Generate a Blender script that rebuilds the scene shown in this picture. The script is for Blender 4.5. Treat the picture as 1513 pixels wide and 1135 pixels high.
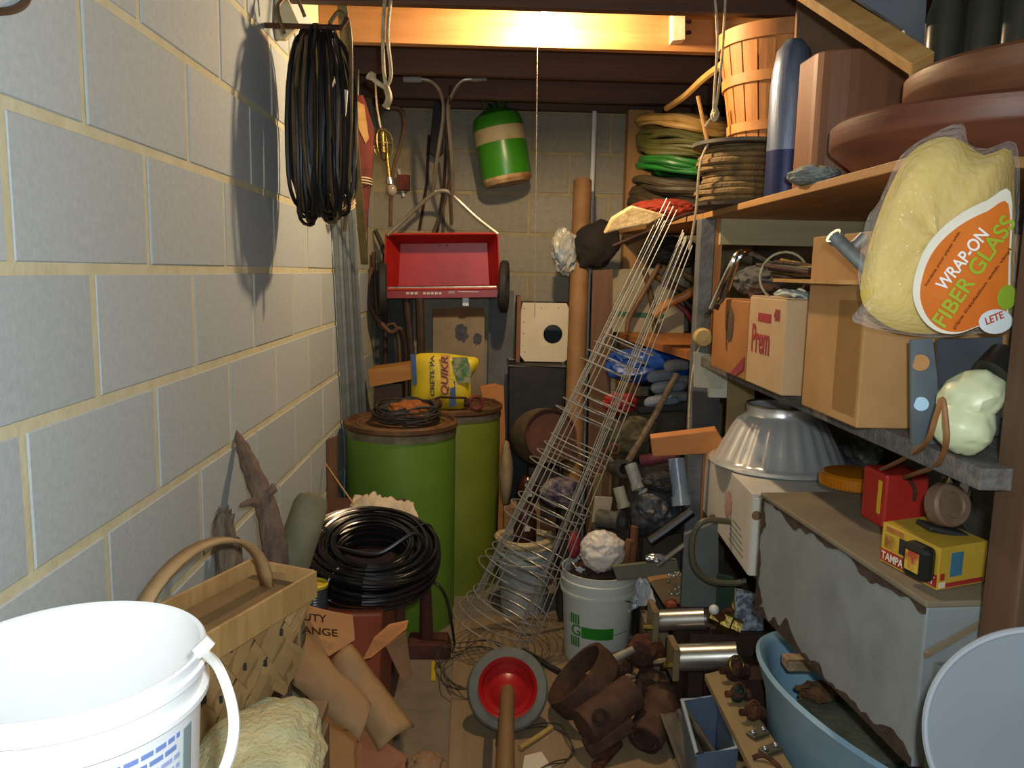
import bpy, bmesh, math, random
from mathutils import Vector, Matrix, noise
random.seed(7)
for o in list(bpy.data.objects): bpy.data.objects.remove(o)
SC = bpy.context.scene; COL = SC.collection
PI = math.pi
V = Vector
# ------------------------------------------------ camera (solved from the block courses)
F, PITCH, YAW, ROLL = 1174.5, .1399, .0293, .021
CAM = V((0, 0, 1.431))
_fw = V((math.sin(YAW)*math.cos(PITCH), math.cos(YAW)*math.cos(PITCH), -math.sin(PITCH)))
_r0 = V((math.cos(YAW), -math.sin(YAW), 0)); _u0 = _r0.cross(_fw)
_r = _r0*math.cos(ROLL) + _u0*math.sin(ROLL); _u = -_r0*math.sin(ROLL) + _u0*math.cos(ROLL)
cd = bpy.data.cameras.new('camera'); cd.sensor_width = 36; cd.lens = F/1513*36; cd.clip_start = .02
camo = bpy.data.objects.new('camera', cd); COL.objects.link(camo)
camo.matrix_world = Matrix(((_r.x, _u.x, -_fw.x, CAM.x), (_r.y, _u.y, -_fw.y, CAM.y), (_r.z, _u.z, -_fw.z, CAM.z), (0, 0, 0, 1)))
SC.camera = camo
def ray(x, y): return _fw*F + _r*(x-756.5) - _u*(y-567.5)
def AY(x, y, Y): d = ray(x, y); return CAM + d*(Y/d.y)
def AX(x, y, X): d = ray(x, y); return CAM + d*(X/d.x)
def AZ(x, y, Z): d = ray(x, y); return CAM + d*((Z-CAM.z)/d.z)
# ------------------------------------------------ world, lights, exposure
w = bpy.data.worlds.new('world'); SC.world = w; w.use_nodes = True
bg = w.node_tree.nodes['Background']; bg.inputs[0].default_value = (.9, .95, 1, 1); bg.inputs[1].default_value = .45
def lamp(name, kind, loc, power, col, size):
    l = bpy.data.lights.new(name, kind); l.energy = power; l.color = col; l.shadow_soft_size = size
    o = bpy.data.objects.new(name, l); COL.objects.link(o); o.location = loc
    return o
lamp('camera_flash', 'POINT', CAM + _r*.05 + _u*.07, 48, (.86, .95, 1.0), .02)
BULB = V((.165, 2.70, 2.262))
lamp('bulb_light', 'POINT', BULB, 46, (1.0, .74, .44), .03)
SC.view_settings.view_transform = 'Standard'; SC.view_settings.look = 'None'
SC.view_settings.exposure = .3; SC.view_settings.gamma = 1; SC.view_settings.use_curve_mapping = False
# ------------------------------------------------ materials
def lin(h):
    h = h.lstrip('#'); c = [int(h[i:i+2], 16)/255 for i in (0, 2, 4)]
    return tuple(x/12.92 if x <= .04045 else ((x+.055)/1.055)**2.4 for x in c)
_m = {}
def M(c1, c2=None, scale=12, rough=.7, metal=0., bump=.15, bscale=None, stretch=(1, 1, 1), contrast=.5, trans=0., alpha=1., rnd=0.):
    key = (c1, c2, scale, rough, metal, bump, bscale, stretch, contrast, trans, alpha, rnd)
    if key in _m: return _m[key]
    m = bpy.data.materials.new('mat_'+c1.lstrip('#')); m.use_nodes = True; nt = m.node_tree; N = nt.nodes; L = nt.links
    b = N['Principled BSDF']; b.inputs['Roughness'].default_value = rough; b.inputs['Metallic'].default_value = metal
    tc = N.new('ShaderNodeTexCoord'); mp = N.new('ShaderNodeMapping'); mp.inputs['Scale'].default_value = stretch
    L.new(tc.outputs['Object'], mp.inputs[0])
    n = N.new('ShaderNodeTexNoise'); n.inputs['Scale'].default_value = scale; n.inputs['Detail'].default_value = 6
    n.inputs['Roughness'].default_value = .6; L.new(mp.outputs[0], n.inputs['Vector'])
    r = N.new('ShaderNodeValToRGB'); e = r.color_ramp.elements
    e[0].position = .5-contrast/2*.6; e[1].position = .5+contrast/2*.6
    e[0].color = (*lin(c1), 1); e[1].color = (*lin(c2 or c1), 1); L.new(n.outputs['Fac'], r.inputs[0])
    out = r.outputs[0]
    if rnd:
        oi = N.new('ShaderNodeObjectInfo'); mr = N.new('ShaderNodeMapRange'); mr.inputs[3].default_value = 1-rnd; mr.inputs[4].default_value = 1+rnd
        L.new(oi.outputs['Random'], mr.inputs[0]); hs = N.new('ShaderNodeHueSaturation'); L.new(mr.outputs[0], hs.inputs['Value']); L.new(out, hs.inputs['Color']); out = hs.outputs[0]
    L.new(out, b.inputs['Base Color'])
    if bump:
        n2 = N.new('ShaderNodeTexNoise'); n2.inputs['Scale'].default_value = bscale or scale*4; n2.inputs['Detail'].default_value = 4
        L.new(mp.outputs[0], n2.inputs['Vector'])
        bp = N.new('ShaderNodeBump'); bp.inputs['Strength'].default_value = bump; bp.inputs['Distance'].default_value = .01
        L.new(n2.outputs['Fac'], bp.inputs['Height']); L.new(bp.outputs[0], b.inputs['Normal'])
    if trans: b.inputs['Transmission Weight'].default_value = trans; b.inputs['IOR'].default_value = 1.2
    b.inputs['Alpha'].default_value = alpha
    _m[key] = m; return m
def wood(c1, c2, ax=0, rough=.65, scale=9):
    st = [9., 9., 9.]; st[ax] = .7
    return M(c1, c2, scale=scale/3, rough=rough, bump=.1, stretch=tuple(st), contrast=.7)
def plastic(c, rough=.35): return M(c, c, rough=rough, bump=0)
def paintm(c, c2=None, rough=.45): return M(c, c2 or c, scale=8, rough=rough, bump=.03)
CARD = M('#b08755', '#a57a48', 9, .8, bump=.05); CARD2 = M('#c49a66', '#b48a58', 9, .8, bump=.05); CARDL = M('#cdb899', '#bda684', 9, .8, bump=.05)
KRAFT = M('#9a7750', '#86643f', 6, .75, bump=.1); ORANGECARD = M('#c2824a', '#b0703a', 8, .8, bump=.05)
RUST = M('#6b3f26', '#3a251b', 22, .85, .3, .5); RUSTD = M('#4a2b20', '#2a1c17', 25, .85, .3, .5); RUSTR = M('#7a3a26', '#54281d', 20, .8, .2, .4)
STEEL = M('#b9bcc0', '#8f9499', 18, .32, .9, .05); GALV = M('#aab0b4', '#8a9194', 25, .45, .8, .05); CHROME = M('#d8dadd', '#c2c5c9', 6, .12, 1., 0)
BLACK = M('#141414', '#1f1e1d', 10, .4, bump=.03); BLACKM = M('#1a1a1c', '#2a2928', 14, .7, bump=.1); RUBBER = M('#23221f', '#35312b', 20, .7, bump=.1)
WHITEP = M('#eef0f0', '#e4e6e4', 5, .4, bump=.02); OFFW = M('#d9d3c2', '#c6bea9', 8, .6, bump=.08)
PINE = wood('#c59a5c', '#a87a41'); PLY = wood('#b98a52', '#9a6e3c', 1); BROWNW = wood('#6b4a30', '#4a3222', 2); DARKW = wood('#3f2c20', '#2b1f18', 0)
BRASS = M('#a08a45', '#6b5a2c', 20, .4, .9, .2); ROPE = M('#cfc0a0', '#a8946e', 40, .9, bump=.4); WIREM = M('#bdbbb2', '#a09e96', 20, .4, .5, 0)
# ------------------------------------------------ mesh helpers (world coordinates in, local mesh out)
def wloc(o):
    v = V((0, 0, 0))
    while o: v += o.location; o = o.parent
    return v
def tag(o, label, cat, group=None, kind=None):
    o['label'] = label
    if cat: o['category'] = cat
    if group: o['group'] = group
    if kind: o['kind'] = kind
    return o
def T(name, label, cat, loc, group=None):
    o = bpy.data.objects.new(name, None); o.empty_display_size = .05; COL.objects.link(o); o.location = loc
    return tag(o, label, cat, group)
def smooth(pts, n=6, closed=False):
    P = [V(p) for p in pts]; out = []; k = len(P)
    rng = k if closed else k-1
    for i in range(rng):
        p0 = P[(i-1) % k] if closed or i > 0 else P[0]; p1 = P[i % k]; p2 = P[(i+1) % k]; p3 = P[(i+2) % k] if closed or i+2 < k else P[-1]
        for j in range(n):
            t = j/n
            out.append(.5*((2*p1)+(p2-p0)*t+(2*p0-5*p1+4*p2-p3)*t*t+(-p0+3*p1-3*p2+p3)*t**3))
    if not closed: out.append(P[-1])
    return out
def frame(d):
    d = d.normalized(); a = V((0, 0, 1)) if abs(d.z) < .9 else V((1, 0, 0))
    x = a.cross(d).normalized(); return x, d.cross(x), d
def rotm(rx=0, ry=0, rz=0):
    return Matrix.Rotation(rz, 3, 'Z') @ Matrix.Rotation(ry, 3, 'Y') @ Matrix.Rotation(rx, 3, 'X')
class MB:
    def __init__(s): s.v = []; s.f = []
    def add(s, vs, fs):
        k = len(s.v); s.v += [V(p) for p in vs]; s.f += [tuple(i+k for i in f) for f in fs]; return s
    def hexa(s, b, t):
        return s.add(list(b)+list(t), [(3, 2, 1, 0), (4, 5, 6, 7), (0, 1, 5, 4), (1, 2, 6, 5), (2, 3, 7, 6), (3, 0, 4, 7)])
    def box(s, lo, hi):
        x, y, z = lo; X, Y, Z = hi
        return s.hexa([(x, y, z), (X, y, z), (X, Y, z), (x, Y, z)], [(x, y, Z), (X, y, Z), (X, Y, Z), (x, Y, Z)])
    def cbox(s, c, size, R=None):
        R = R or Matrix.Identity(3); c = V(c); a, b, d = [q/2 for q in size]
        P = lambda x, y, z: c + R @ V((x, y, z))
        return s.hexa([P(-a, -b, -d), P(a, -b, -d), P(a, b, -d), P(-a, b, -d)], [P(-a, -b, d), P(a, -b, d), P(a, b, d), P(-a, b, d)])
    def bar(s, p, q, wdt, thk, up=V((0, 0, 1))):
        p = V(p); q = V(q); d = (q-p).normalized(); x = d.cross(up)
        if x.length < .01: x = V((1, 0, 0))
        x.normalize(); y = x.cross(d).normalized(); a = x*wdt/2; b = y*thk/2
        return s.hexa([p-a-b, p+a-b, p+a+b, p-a+b], [q-a-b, q+a-b, q+a+b, q-a+b])
    def tube(s, pts, r, n=8, closed=False):
        P = [V(p) for p in pts]; k = len(P); rs = r if isinstance(r, (list, tuple)) else [r]*k
        vs = []; fs = []; x = None
        for i, p in enumerate(P):
            d = (P[(i+1) % k]-P[i-1]) if closed else (P[min(i+1, k-1)]-P[max(i-1, 0)])
            if d.length < 1e-9: d = V((0, 0, 1))
            d.normalize()
            if x is None: x, y, _ = frame(d)
            else:
                x = x - d*x.dot(d)
                x = frame(d)[0] if x.length < 1e-6 else x.normalized()
                y = d.cross(x)
            vs += [p + (x*math.cos(2*PI*j/n)+y*math.sin(2*PI*j/n))*rs[i] for j in range(n)]
        for i in range(k if closed else k-1):
            for j in range(n):
                a = i*n+j; b = i*n+(j+1) % n; c = ((i+1) % k)*n
                fs.append((a, b, c+(j+1) % n, c+j))
        if not closed: fs += [tuple(range(n))[::-1], tuple((k-1)*n+j for j in range(n))]
        return s.add(vs, fs)
    def lathe(s, prof, o, ax=(0, 0, 1), n=32, arc=None, ref=None):
        o = V(o); x, y, d = frame(V(ax)); vs = []; fs = []; k = len(prof)
        if abs(d.z) > .99: x, y = V((1, 0, 0)), (V((0, 1, 0)) if d.z > 0 else V((0, -1, 0)))
        for (r, z) in prof:
            vs += [o + d*z + (x*math.cos(2*PI*j/n)+y*math.sin(2*PI*j/n))*max(r, 1e-4) for j in range(n)]
        for i in range(k-1):
            for j in range(n):
                fs.append((i*n+j, i*n+(j+1) % n, (i+1)*n+(j+1) % n, (i+1)*n+j))
        return s.add(vs, fs)
    def cyl(s, p, q, r, n=20, r2=None):
        p = V(p); q = V(q); L = (q-p).length; r2 = r if r2 is None else r2
        return s.lathe([(0, 0), (r, 0), (r2, L), (0, L)], p, q-p, n)
    def ring(s, c, ax, R, r, n=40, m=8):
        x, y, d = frame(V(ax)); c = V(c)
        return s.tube([c+(x*math.cos(2*PI*i/n)+y*math.sin(2*PI*i/n))*R for i in range(n)], r, m, True)
    def blob(s, c, rad, seed=0, amp=.15, fr=2., sub=3, R=None):
        bm = bmesh.new(); bmesh.ops.create_icosphere(bm, subdivisions=sub, radius=1); R = R or Matrix.Identity(3); c = V(c)
        vs = []
        for v in bm.verts:
            q = v.co*fr+V((seed*7.3, seed*3.1, 0)); k = 1+amp*(noise.noise(q)+.45*noise.noise(q*2.1)+(.25*noise.noise(q*4.3)+.15*(1-2*abs(noise.noise(q*3.1+V((5, 5, 5))))) if sub > 3 else 0))
            vs.append(c + R @ V((v.co.x*rad[0]*k, v.co.y*rad[1]*k, v.co.z*rad[2]*k)))
        fs = [tuple(v.index for v in f.verts) for f in bm.faces]; bm.free()
        return s.add(vs, fs)
    def crumple(s, c, rad, seed=0, amp=.2, R=None, sub=5):
        bm = bmesh.new(); bmesh.ops.create_icosphere(bm, subdivisions=sub, radius=1); R = R or Matrix.Identity(3); c = V(c); vs = []
        o = V((seed*4.7, seed*2.3, seed))
        for v in bm.verts:
            p = v.co; k = 1+amp*(noise.noise(p*1.3+o)*.9+.75*(.4-abs(noise.noise(p*1.9+o)))*1.6+.4*(.35-abs(noise.noise(p*4.2+o)))*1.6)
            vs.append(c + R @ V((p.x*rad[0]*k, p.y*rad[1]*k, p.z*rad[2]*k)))
        fs = [tuple(v.index for v in f.verts) for f in bm.faces]; bm.free()
        return s.add(vs, fs)
    def sheet(s, a, b, c, d, nx=12, ny=12, fn=None):
        a, b, c, d = map(V, (a, b, c, d)); vs = []; fs = []; nrm = (b-a).cross(d-a).normalized()
        for j in range(ny+1):
            for i in range(nx+1):
                u = i/nx; v = j/ny; p = (a*(1-u)+b*u)*(1-v)+(d*(1-u)+c*u)*v
                if fn:
                    q = fn(u, v); p = p + (nrm*q if isinstance(q, (int, float)) else q)
                vs.append(p)
        for j in range(ny):
            for i in range(nx):
                k = j*(nx+1)+i; fs.append((k, k+1, k+nx+2, k+nx+1))
        return s.add(vs, fs)
    def poly(s, pts, depth):
        P = [V(p) for p in pts]; n = len(P); D = V(depth)
        return s.add(P+[p+D for p in P], [tuple(range(n))[::-1], tuple(range(n, 2*n))]+[(i, (i+1) % n, n+(i+1) % n, n+i) for i in range(n)])
    def coil(s, c, ax, R, r, turns, h=.0, jit=.05, seed=1, n=26, m=6, ell=1.):
        x, y, d = frame(V(ax)); c = V(c); pts = []; k = int(turns*n)
        for i in range(k+1):
            a = 2*PI*i/n; q = V((math.cos(a), math.sin(a), i/n*.37+seed*5.1))
            rr = R*(1+jit*noise.noise(q*1.1)*1.6); hh = h*(i/k-.5)+jit*R*noise.noise(q*1.3+V((9, 2, 4)))
            pts.append(c+(x*math.cos(a)+y*math.sin(a)*ell)*rr+d*hh)
        return s.tube(pts, r, m)
    def build(s, name, mat, parent=None, sm=False, bevel=0, solid=0, sub=0, sides=30, loc=None):
        me = bpy.data.meshes.new(name)
        if parent is not None: off = wloc(parent)
        elif loc is not None: off = V(loc)
        else:
            xs = [v.x for v in s.v]; ys = [v.y for v in s.v]; zs = [v.z for v in s.v]
            off = V(((min(xs)+max(xs))/2, (min(ys)+max(ys))/2, min(zs)))
        me.from_pydata([v-off for v in s.v], [], s.f); me.materials.append(mat)
        bm = bmesh.new(); bm.from_mesh(me); bmesh.ops.recalc_face_normals(bm, faces=bm.faces); bm.to_mesh(me); bm.free()
        if sm:
            me.polygons.foreach_set('use_smooth', [True]*len(me.polygons))
            try: me.set_sharp_from_angle(angle=math.radians(sides))
            except Exception: pass
        o = bpy.data.objects.new(name, me); COL.objects.link(o)
        if parent is not None: o.parent = parent
        else: o.location = off
        if solid: md = o.modifiers.new('solid', 'SOLIDIFY'); md.thickness = solid; md.offset = 0
        if bevel: md = o.modifiers.new('bevel', 'BEVEL'); md.width = bevel; md.segments = 2; md.limit_method = 'ANGLE'
        if sub: md = o.modifiers.new('sub', 'SUBSURF'); md.levels = sub; md.render_levels = sub
        return o
def text(parent, s, o, right, up, w, h, mat, name='lettering', ext=.0006, off=.0008, slant=0, fit=True):
    cu = bpy.data.curves.new('t', 'FONT'); cu.body = s; cu.extrude = .002; cu.size = 1; cu.shear = slant; cu.offset = .018
    ob = bpy.data.objects.new('t', cu); COL.objects.link(ob)
    dg = bpy.context.evaluated_depsgraph_get(); me = bpy.data.meshes.new_from_object(ob.evaluated_get(dg)); bpy.data.objects.remove(ob)
    xs = [v.co.x for v in me.vertices]; ys = [v.co.y for v in me.vertices]
    x0, x1, y0, y1 = min(xs), max(xs), min(ys), max(ys)
    right = V(right).normalized(); up = V(up).normalized(); nr = right.cross(up); base = V(o)-wloc(parent)
    for v in me.vertices:
        u = (v.co.x-x0)/(x1-x0)*w; q = (v.co.y-y0)/(y1-y0)*h
        v.co = base + right*u + up*q + nr*(off + (ext if v.co.z > 0 else 0))
    me.materials.clear(); me.materials.append(mat)
    t = bpy.data.objects.new(name, me); COL.objects.link(t); t.parent = parent; return t
def dup(root, loc=None, label=None, rz=None):
    r = root.copy(); COL.objects.link(r)
    if loc is not None: r.location = loc
    if rz is not None: r.rotation_euler.z = rz
    if label: r['label'] = label
    for ch in list(root.children):
        c = ch.copy(); COL.objects.link(c); c.parent = r
        for g in ch.children: d = g.copy(); COL.objects.link(d); d.parent = c
    return r
def one(mb, name, mat, label, cat, group=None, **k): return tag(mb.build(name, mat, **k), label, cat, group)
def struct(mb, name, mat, label, parent=None, **k):
    o = mb.build(name, mat, parent, **k)
    if parent is None: o['kind'] = 'structure'; o['label'] = label
    return o
# ================================================ structure
BY = 4.156; LX = -.60; RX = 1.36; CO = .2032; ZC = 2.39
floor = struct(MB().box((LX-.15, -1.0, -.1), (RX+.15, BY+.15, 0)), 'floor', M('#877a64', '#6b6152', 5, .85, bump=.2, bscale=60), 'dusty concrete floor')
MORT = M('#cdc6a6', '#c0b894', 14, .85, bump=.25, bscale=50)
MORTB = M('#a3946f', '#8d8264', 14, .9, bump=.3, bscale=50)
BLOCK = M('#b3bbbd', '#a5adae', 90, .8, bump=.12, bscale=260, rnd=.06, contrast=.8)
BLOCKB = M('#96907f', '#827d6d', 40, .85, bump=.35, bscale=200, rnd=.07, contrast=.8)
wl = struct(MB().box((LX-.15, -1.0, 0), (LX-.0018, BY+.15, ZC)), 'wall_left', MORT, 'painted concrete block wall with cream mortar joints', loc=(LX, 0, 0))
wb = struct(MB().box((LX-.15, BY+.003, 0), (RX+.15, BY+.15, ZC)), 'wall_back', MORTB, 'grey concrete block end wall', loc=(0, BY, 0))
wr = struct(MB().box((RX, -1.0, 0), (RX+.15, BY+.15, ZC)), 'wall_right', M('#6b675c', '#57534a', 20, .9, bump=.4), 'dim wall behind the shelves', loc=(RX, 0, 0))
def blockmesh(name, ln, mat, bev=.0018):
    h = CO-.017; bm = bmesh.new(); bmesh.ops.create_cube(bm, size=1)
    for v in bm.verts: v.co = V((v.co.x*ln, v.co.y*.05, v.co.z*h))
    bmesh.ops.bevel(bm, geom=[e for e in bm.edges if all(v.co.y < 0 for v in e.verts)], offset=bev, segments=1, affect='EDGES')
    me = bpy.data.meshes.new(name); bm.to_mesh(me); bm.free(); me.materials.append(mat); return me
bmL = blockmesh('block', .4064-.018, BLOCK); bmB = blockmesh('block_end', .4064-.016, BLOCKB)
for row in range(11):
    z = row*CO+CO/2+.0
    if z+CO/2 > ZC-.02: continue
    ph = 1.227+(.2032 if row % 2 else 0)-.4064*2     # joint position
    for i in range(0, 10):
        y = ph+.4064*(i+.5)
        if y < .3 or y+.2 > BY-.01: continue
        o = bpy.data.objects.new('block', bmL); COL.objects.link(o); o.parent = wl
        o.location = (.025+random.uniform(-.0006, .0012)-.025*1, y, z); o.rotation_euler = (0, 0, PI/2)
        o.location.x = -.0245+random.uniform(-.0008, .001)
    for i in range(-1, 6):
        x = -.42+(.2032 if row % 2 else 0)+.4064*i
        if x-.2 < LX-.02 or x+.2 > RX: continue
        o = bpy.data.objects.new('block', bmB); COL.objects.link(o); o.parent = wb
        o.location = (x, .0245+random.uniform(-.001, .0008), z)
ceil = struct(MB().box((LX-.15, -1.0, ZC), (RX+.15, BY+.15, ZC+.06)), 'ceiling', M('#5b4630', '#453525', 6, .85, bump=.2, stretch=(1, 8, 1)), 'dark board subfloor above the joists')
JLIT = wood('#ad7a48', '#91622f', 0); JSHADE = wood('#5d3a24', '#472c1c', 0)  # same timber twice: bulb light and shade painted into the two tones
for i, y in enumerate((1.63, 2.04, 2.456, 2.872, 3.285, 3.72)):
    struct(MB().box((LX, y, 2.2), (RX, y+.04, ZC)), 'trim_%d' % (i+1), JLIT if i == 3 else JSHADE, 'wooden ceiling joist', bevel=.002)
struct(MB().box((LX, BY-.045, 2.235), (RX, BY, ZC)), 'trim_7', JSHADE, 'sill beam on the end wall', bevel=.002)
struct(MB().box((.665, 4.04, 0), (.79, 4.13, 2.235)), 'trim_8', wood('#b08148', '#8e6535', 2), 'upright wooden stud at the end wall', bevel=.003)
# shelving
SHX = .75; TZ = 1.652; SZ = 1.15
sh = T('storage_shelving', 'long plywood shelving along the right wall with brown corner post', 'shelving', (1.0, 2.3, 0))
MB().box((SHX, 1.42, TZ-.02), (RX, 2.86, TZ)).build('shelf_board', PLY, sh, bevel=.002)
MB().hexa([(SHX, 2.865, TZ-.02), (RX, 2.865, TZ-.02), (RX, 4.03, TZ-.02), (.62, 4.03, TZ-.02)], [(SHX, 2.865, TZ), (RX, 2.865, TZ), (RX, 4.03, TZ), (.62, 4.03, TZ)]).build('shelf_board', PLY, sh)
MB().box((SHX, 1.16, SZ-.035), (RX, 2.86, SZ)).build('shelf_board', M('#6d6a66', '#4d4843', 30, .9, bump=.4), sh, bevel=.003)
MB().hexa([(SHX, 2.865, SZ-.03), (RX, 2.865, SZ-.03), (RX, 4.03, SZ-.03), (.62, 4.03, SZ-.03)], [(SHX, 2.865, SZ), (RX, 2.865, SZ), (RX, 4.03, SZ), (.62, 4.03, SZ)]).build('shelf_board', wood('#b5763d', '#8e5528', 1), sh)
MB().box((.80, 1.16, .545), (RX, 3.015, .57)).build('shelf_board', BROWNW, sh)
MB().box((.80, 1.12, 0), (.88, 1.20, 2.2)).build('corner_post', wood('#5f4531', '#4a3626', 2), sh, bevel=.004)
MB().box((.735, 2.83, 0), (.79, 2.885, TZ-.02)).build('post', M('#6d6f70', '#565654', 14, .6, bump=.2), sh, bevel=.004)
MB().box((.79, 2.83, 0), (.815, 2.885, TZ-.02)).build('post_backing', wood('#a86f38', '#8a5628', 2), sh)
MB().box((.80, 2.80, TZ-.11), (1.33, 2.825, TZ-.021)).build('cleat', wood('#b3a37d', '#988a66', 0), sh)
MB().box((.79, 2.80, 1.0), (.88, 2.82, SZ-.036)).build('cleat', M('#c9c6b8', '#b3afa0', 10, .8), sh)
MB().box((1.30, 1.12, 0), (1.355, 1.20, TZ-.021)).build('post', BROWNW, sh)
# ================================================ ceiling lamp and hanging things
t = T('bulb_fixture', 'bare light bulb in a white porcelain holder between the joists', 'light bulb', (BULB.x, BULB.y, ZC))
MB().lathe([(0, 0), (.055, 0), (.055, -.02), (.03, -.035), (.028, -.055), (0, -.055)], (BULB.x, BULB.y, ZC), n=24).build('socket', OFFW, t, True)
em = bpy.data.materials.new('mat_bulb_glow'); em.use_nodes = True
pb = em.node_tree.nodes['Principled BSDF']; pb.inputs['Emission Color'].default_value = (1, .8, .5, 1); pb.inputs['Emission Strength'].default_value = 30; pb.inputs['Base Color'].default_value = (1, .9, .7, 1)
bo = MB().lathe([(0, -.12), (.016, -.118), (.028, -.103), (.03, -.088), (.024, -.068), (.014, -.05), (.013, -.04)], (BULB.x, BULB.y, ZC-.01), n=20).build('bulb', em, t, True)
bo.visible_shadow = True
# light lies just under the glass so that the bulb does not shade it
bpy.data.objects['bulb_light'].location = (BULB.x, BULB.y, ZC-.155)
c0 = AY(794, 68, BULB.y); c1 = AY(790, 470, BULB.y)
one(MB().tube([(BULB.x+.02, BULB.y, ZC-.04), (c0.x, BULB.y, c0.z), (c1.x, BULB.y, c1.z)], .0016, 6), 'pull_string', ROPE, 'thin pull string hanging straight down from the light bulb', 'string')
p = AY(570, 0, 2.40); q = AY(570, 158, 2.40)
t = T('hanging_rope', 'pale knotted rope loop hanging from the front joist', 'rope', (p.x, 2.40, 2.3))
k = AY(571, 130, 2.40)
MB().tube(smooth([(p.x-.006, 2.453, 2.24), AY(566, 40, 2.40), AY(567, 100, 2.40), k], 6), .0055, 7).tube(smooth([(p.x+.012, 2.453, 2.24), AY(573, 50, 2.40), AY(578, 108, 2.40), k], 6), .0055, 7).build('loop', ROPE, t, True)
MB().tube(smooth([k, AY(575, 145, 2.39), q], 5), [.010]*10+[.013], 7).tube(smooth([k, AY(558, 122, 2.39), AY(545, 110, 2.39)], 5), [.007]*8+[.010, .014, .012], 7).build('knot_tails', ROPE, t, True)
# wall coil of cable
cc = V((-.47, 2.24, 1.815))
t = T('cable_coil', 'big hanging coil of black and brown electrical cable on the block wall', 'cable', (cc.x, cc.y, cc.z-.27))
for i, (col, n, r) in enumerate(((BLACK, 34, .0055), (M('#2b211a', '#1a1512', 12, .5), 22, .005), (M('#6a5233', '#4d3a24', 14, .5), 8, .0045), (M('#8a6a3a', '#6b5130', 14, .5), 3, .0035))):
    mb = MB()
    for j in range(n):
        rnd = random.Random(i*50+j); pts = []
        ox = rnd.uniform(-.05, .06); H = .225+rnd.uniform(-.035, .03); W = .07+rnd.uniform(-.04, .05); tw = rnd.uniform(-.035, .035)
        for q in range(30):
            a = 2*PI*q/30; nn = noise.noise(V((math.cos(a)*1.5, math.sin(a)*1.5, j*3.1+i*17)))
            ca = math.copysign(abs(math.cos(a))**.55, math.cos(a)); sa = math.copysign(abs(math.sin(a))**.75, math.sin(a))
            pts.append(cc+V((ox*(1-.45*max(0, sa)**2)+.014*nn+tw*ca, W*ca*(1+.15*nn)*(1-.3*max(0, sa)**2), H*sa*(1+.03*nn)+(.235-H)*(sa > 0)*sa+.03*noise.noise(V((j*2.3, i, a))))))
        mb.tube(pts, r, 5, True)
    mb.build('cable_loops', col, t, True)
MB().tube(smooth([cc+V((-.03, -.02, .27)), cc+V((-.05, -.05, .31)), cc+V((-.08, -.1, .27)), cc+V((-.06, -.12, .2))], 6), .005, 6).tube(smooth([cc+V((.03, 0, .26)), cc+V((.06, 0, .29)), cc+V((.085, 0, .22)), cc+V((.075, .03, -.1)), cc+V((.06, .03, -.28))], 6), .006, 6).build('loose_end', M('#7a6038', '#5e4a2c', 14, .5), t, True)
MB().tube([cc+V((.07, -.06, .0)), cc+V((.075, -.055, .03)), cc+V((.078, -.05, .08))], .009, 6).build('plug', OFFW, t)
mb = MB().tube([(LX, 2.20, 2.055), (-.40, 2.20, 2.055), (-.385, 2.20, 2.08)], .007, 6)
one(mb, 'iron_hook', RUST, 'iron hook in the block wall holding the cable coil', 'hook')
a = [AY(x, y, 2.30) for x, y in ((421, -8), (438, -8), (458, 38), (436, 58), (423, 58))]
one(MB().poly(a, (0, .02, 0)), 'wall_bracket', M('#d8c79d', '#c4b184', 9, .7), 'cream wooden bracket board above the hanging cable coil', 'bracket')
one(MB().tube(smooth([AX(-10, 18, -.597), AX(20, 14, -.594), AX(38, 2, -.594), AX(45, -20, -.596)], 6), .005, 6), 'cord_end', M('#5a3f30', '#47301f', 10, .6), 'short brown cord end high on the block wall', 'cord')
# leaning strips
for i in range(6):
    tp = V((-.585+.012*i, 2.895+.002*i, 2.206-.003*i)); b0_ = AX(508+6*i, 600, -.585+.006*i); bt = tp+(b0_-tp)*((tp.z-.002)/(tp.z-b0_.z))
    mb = MB().bar(tp, bt, .016, .012)
    mb.bar(tp+V((0, -.008, 0)), bt+V((0, -.008, 0)), .004, .006)
    o = one(mb, 'metal_strip', M('#a9adab', '#92978f', 18, .45, .35, .05) if i % 2 else M('#8f948f', '#7d827c', 18, .45, .35, .05), 'long grey galvanised strip in the bundle leaning in the left corner', 'metal strip', 'galvanised strips leaning in the corner')
tp = V((-.505, 3.02, 1.5))
one(MB().coil((AX(497, 300, -.565).x, AX(497, 300, -.565).y, AX(497, 300, -.565).z), (0, .5, -1), .052, .003, 3, .03, .1, 3), 'twine_wrap', ROPE, 'twine wrapped around the leaning galvanised strips', 'twine')
one(MB().bar((-.452, 2.49, 2.208), (-.50, 3.2, 1.45), .03, .006), 'wood_lath', wood('#8a7a4a', '#6d5f38', 2), 'yellowish lath hanging beside the cable coil', 'lath')
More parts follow.
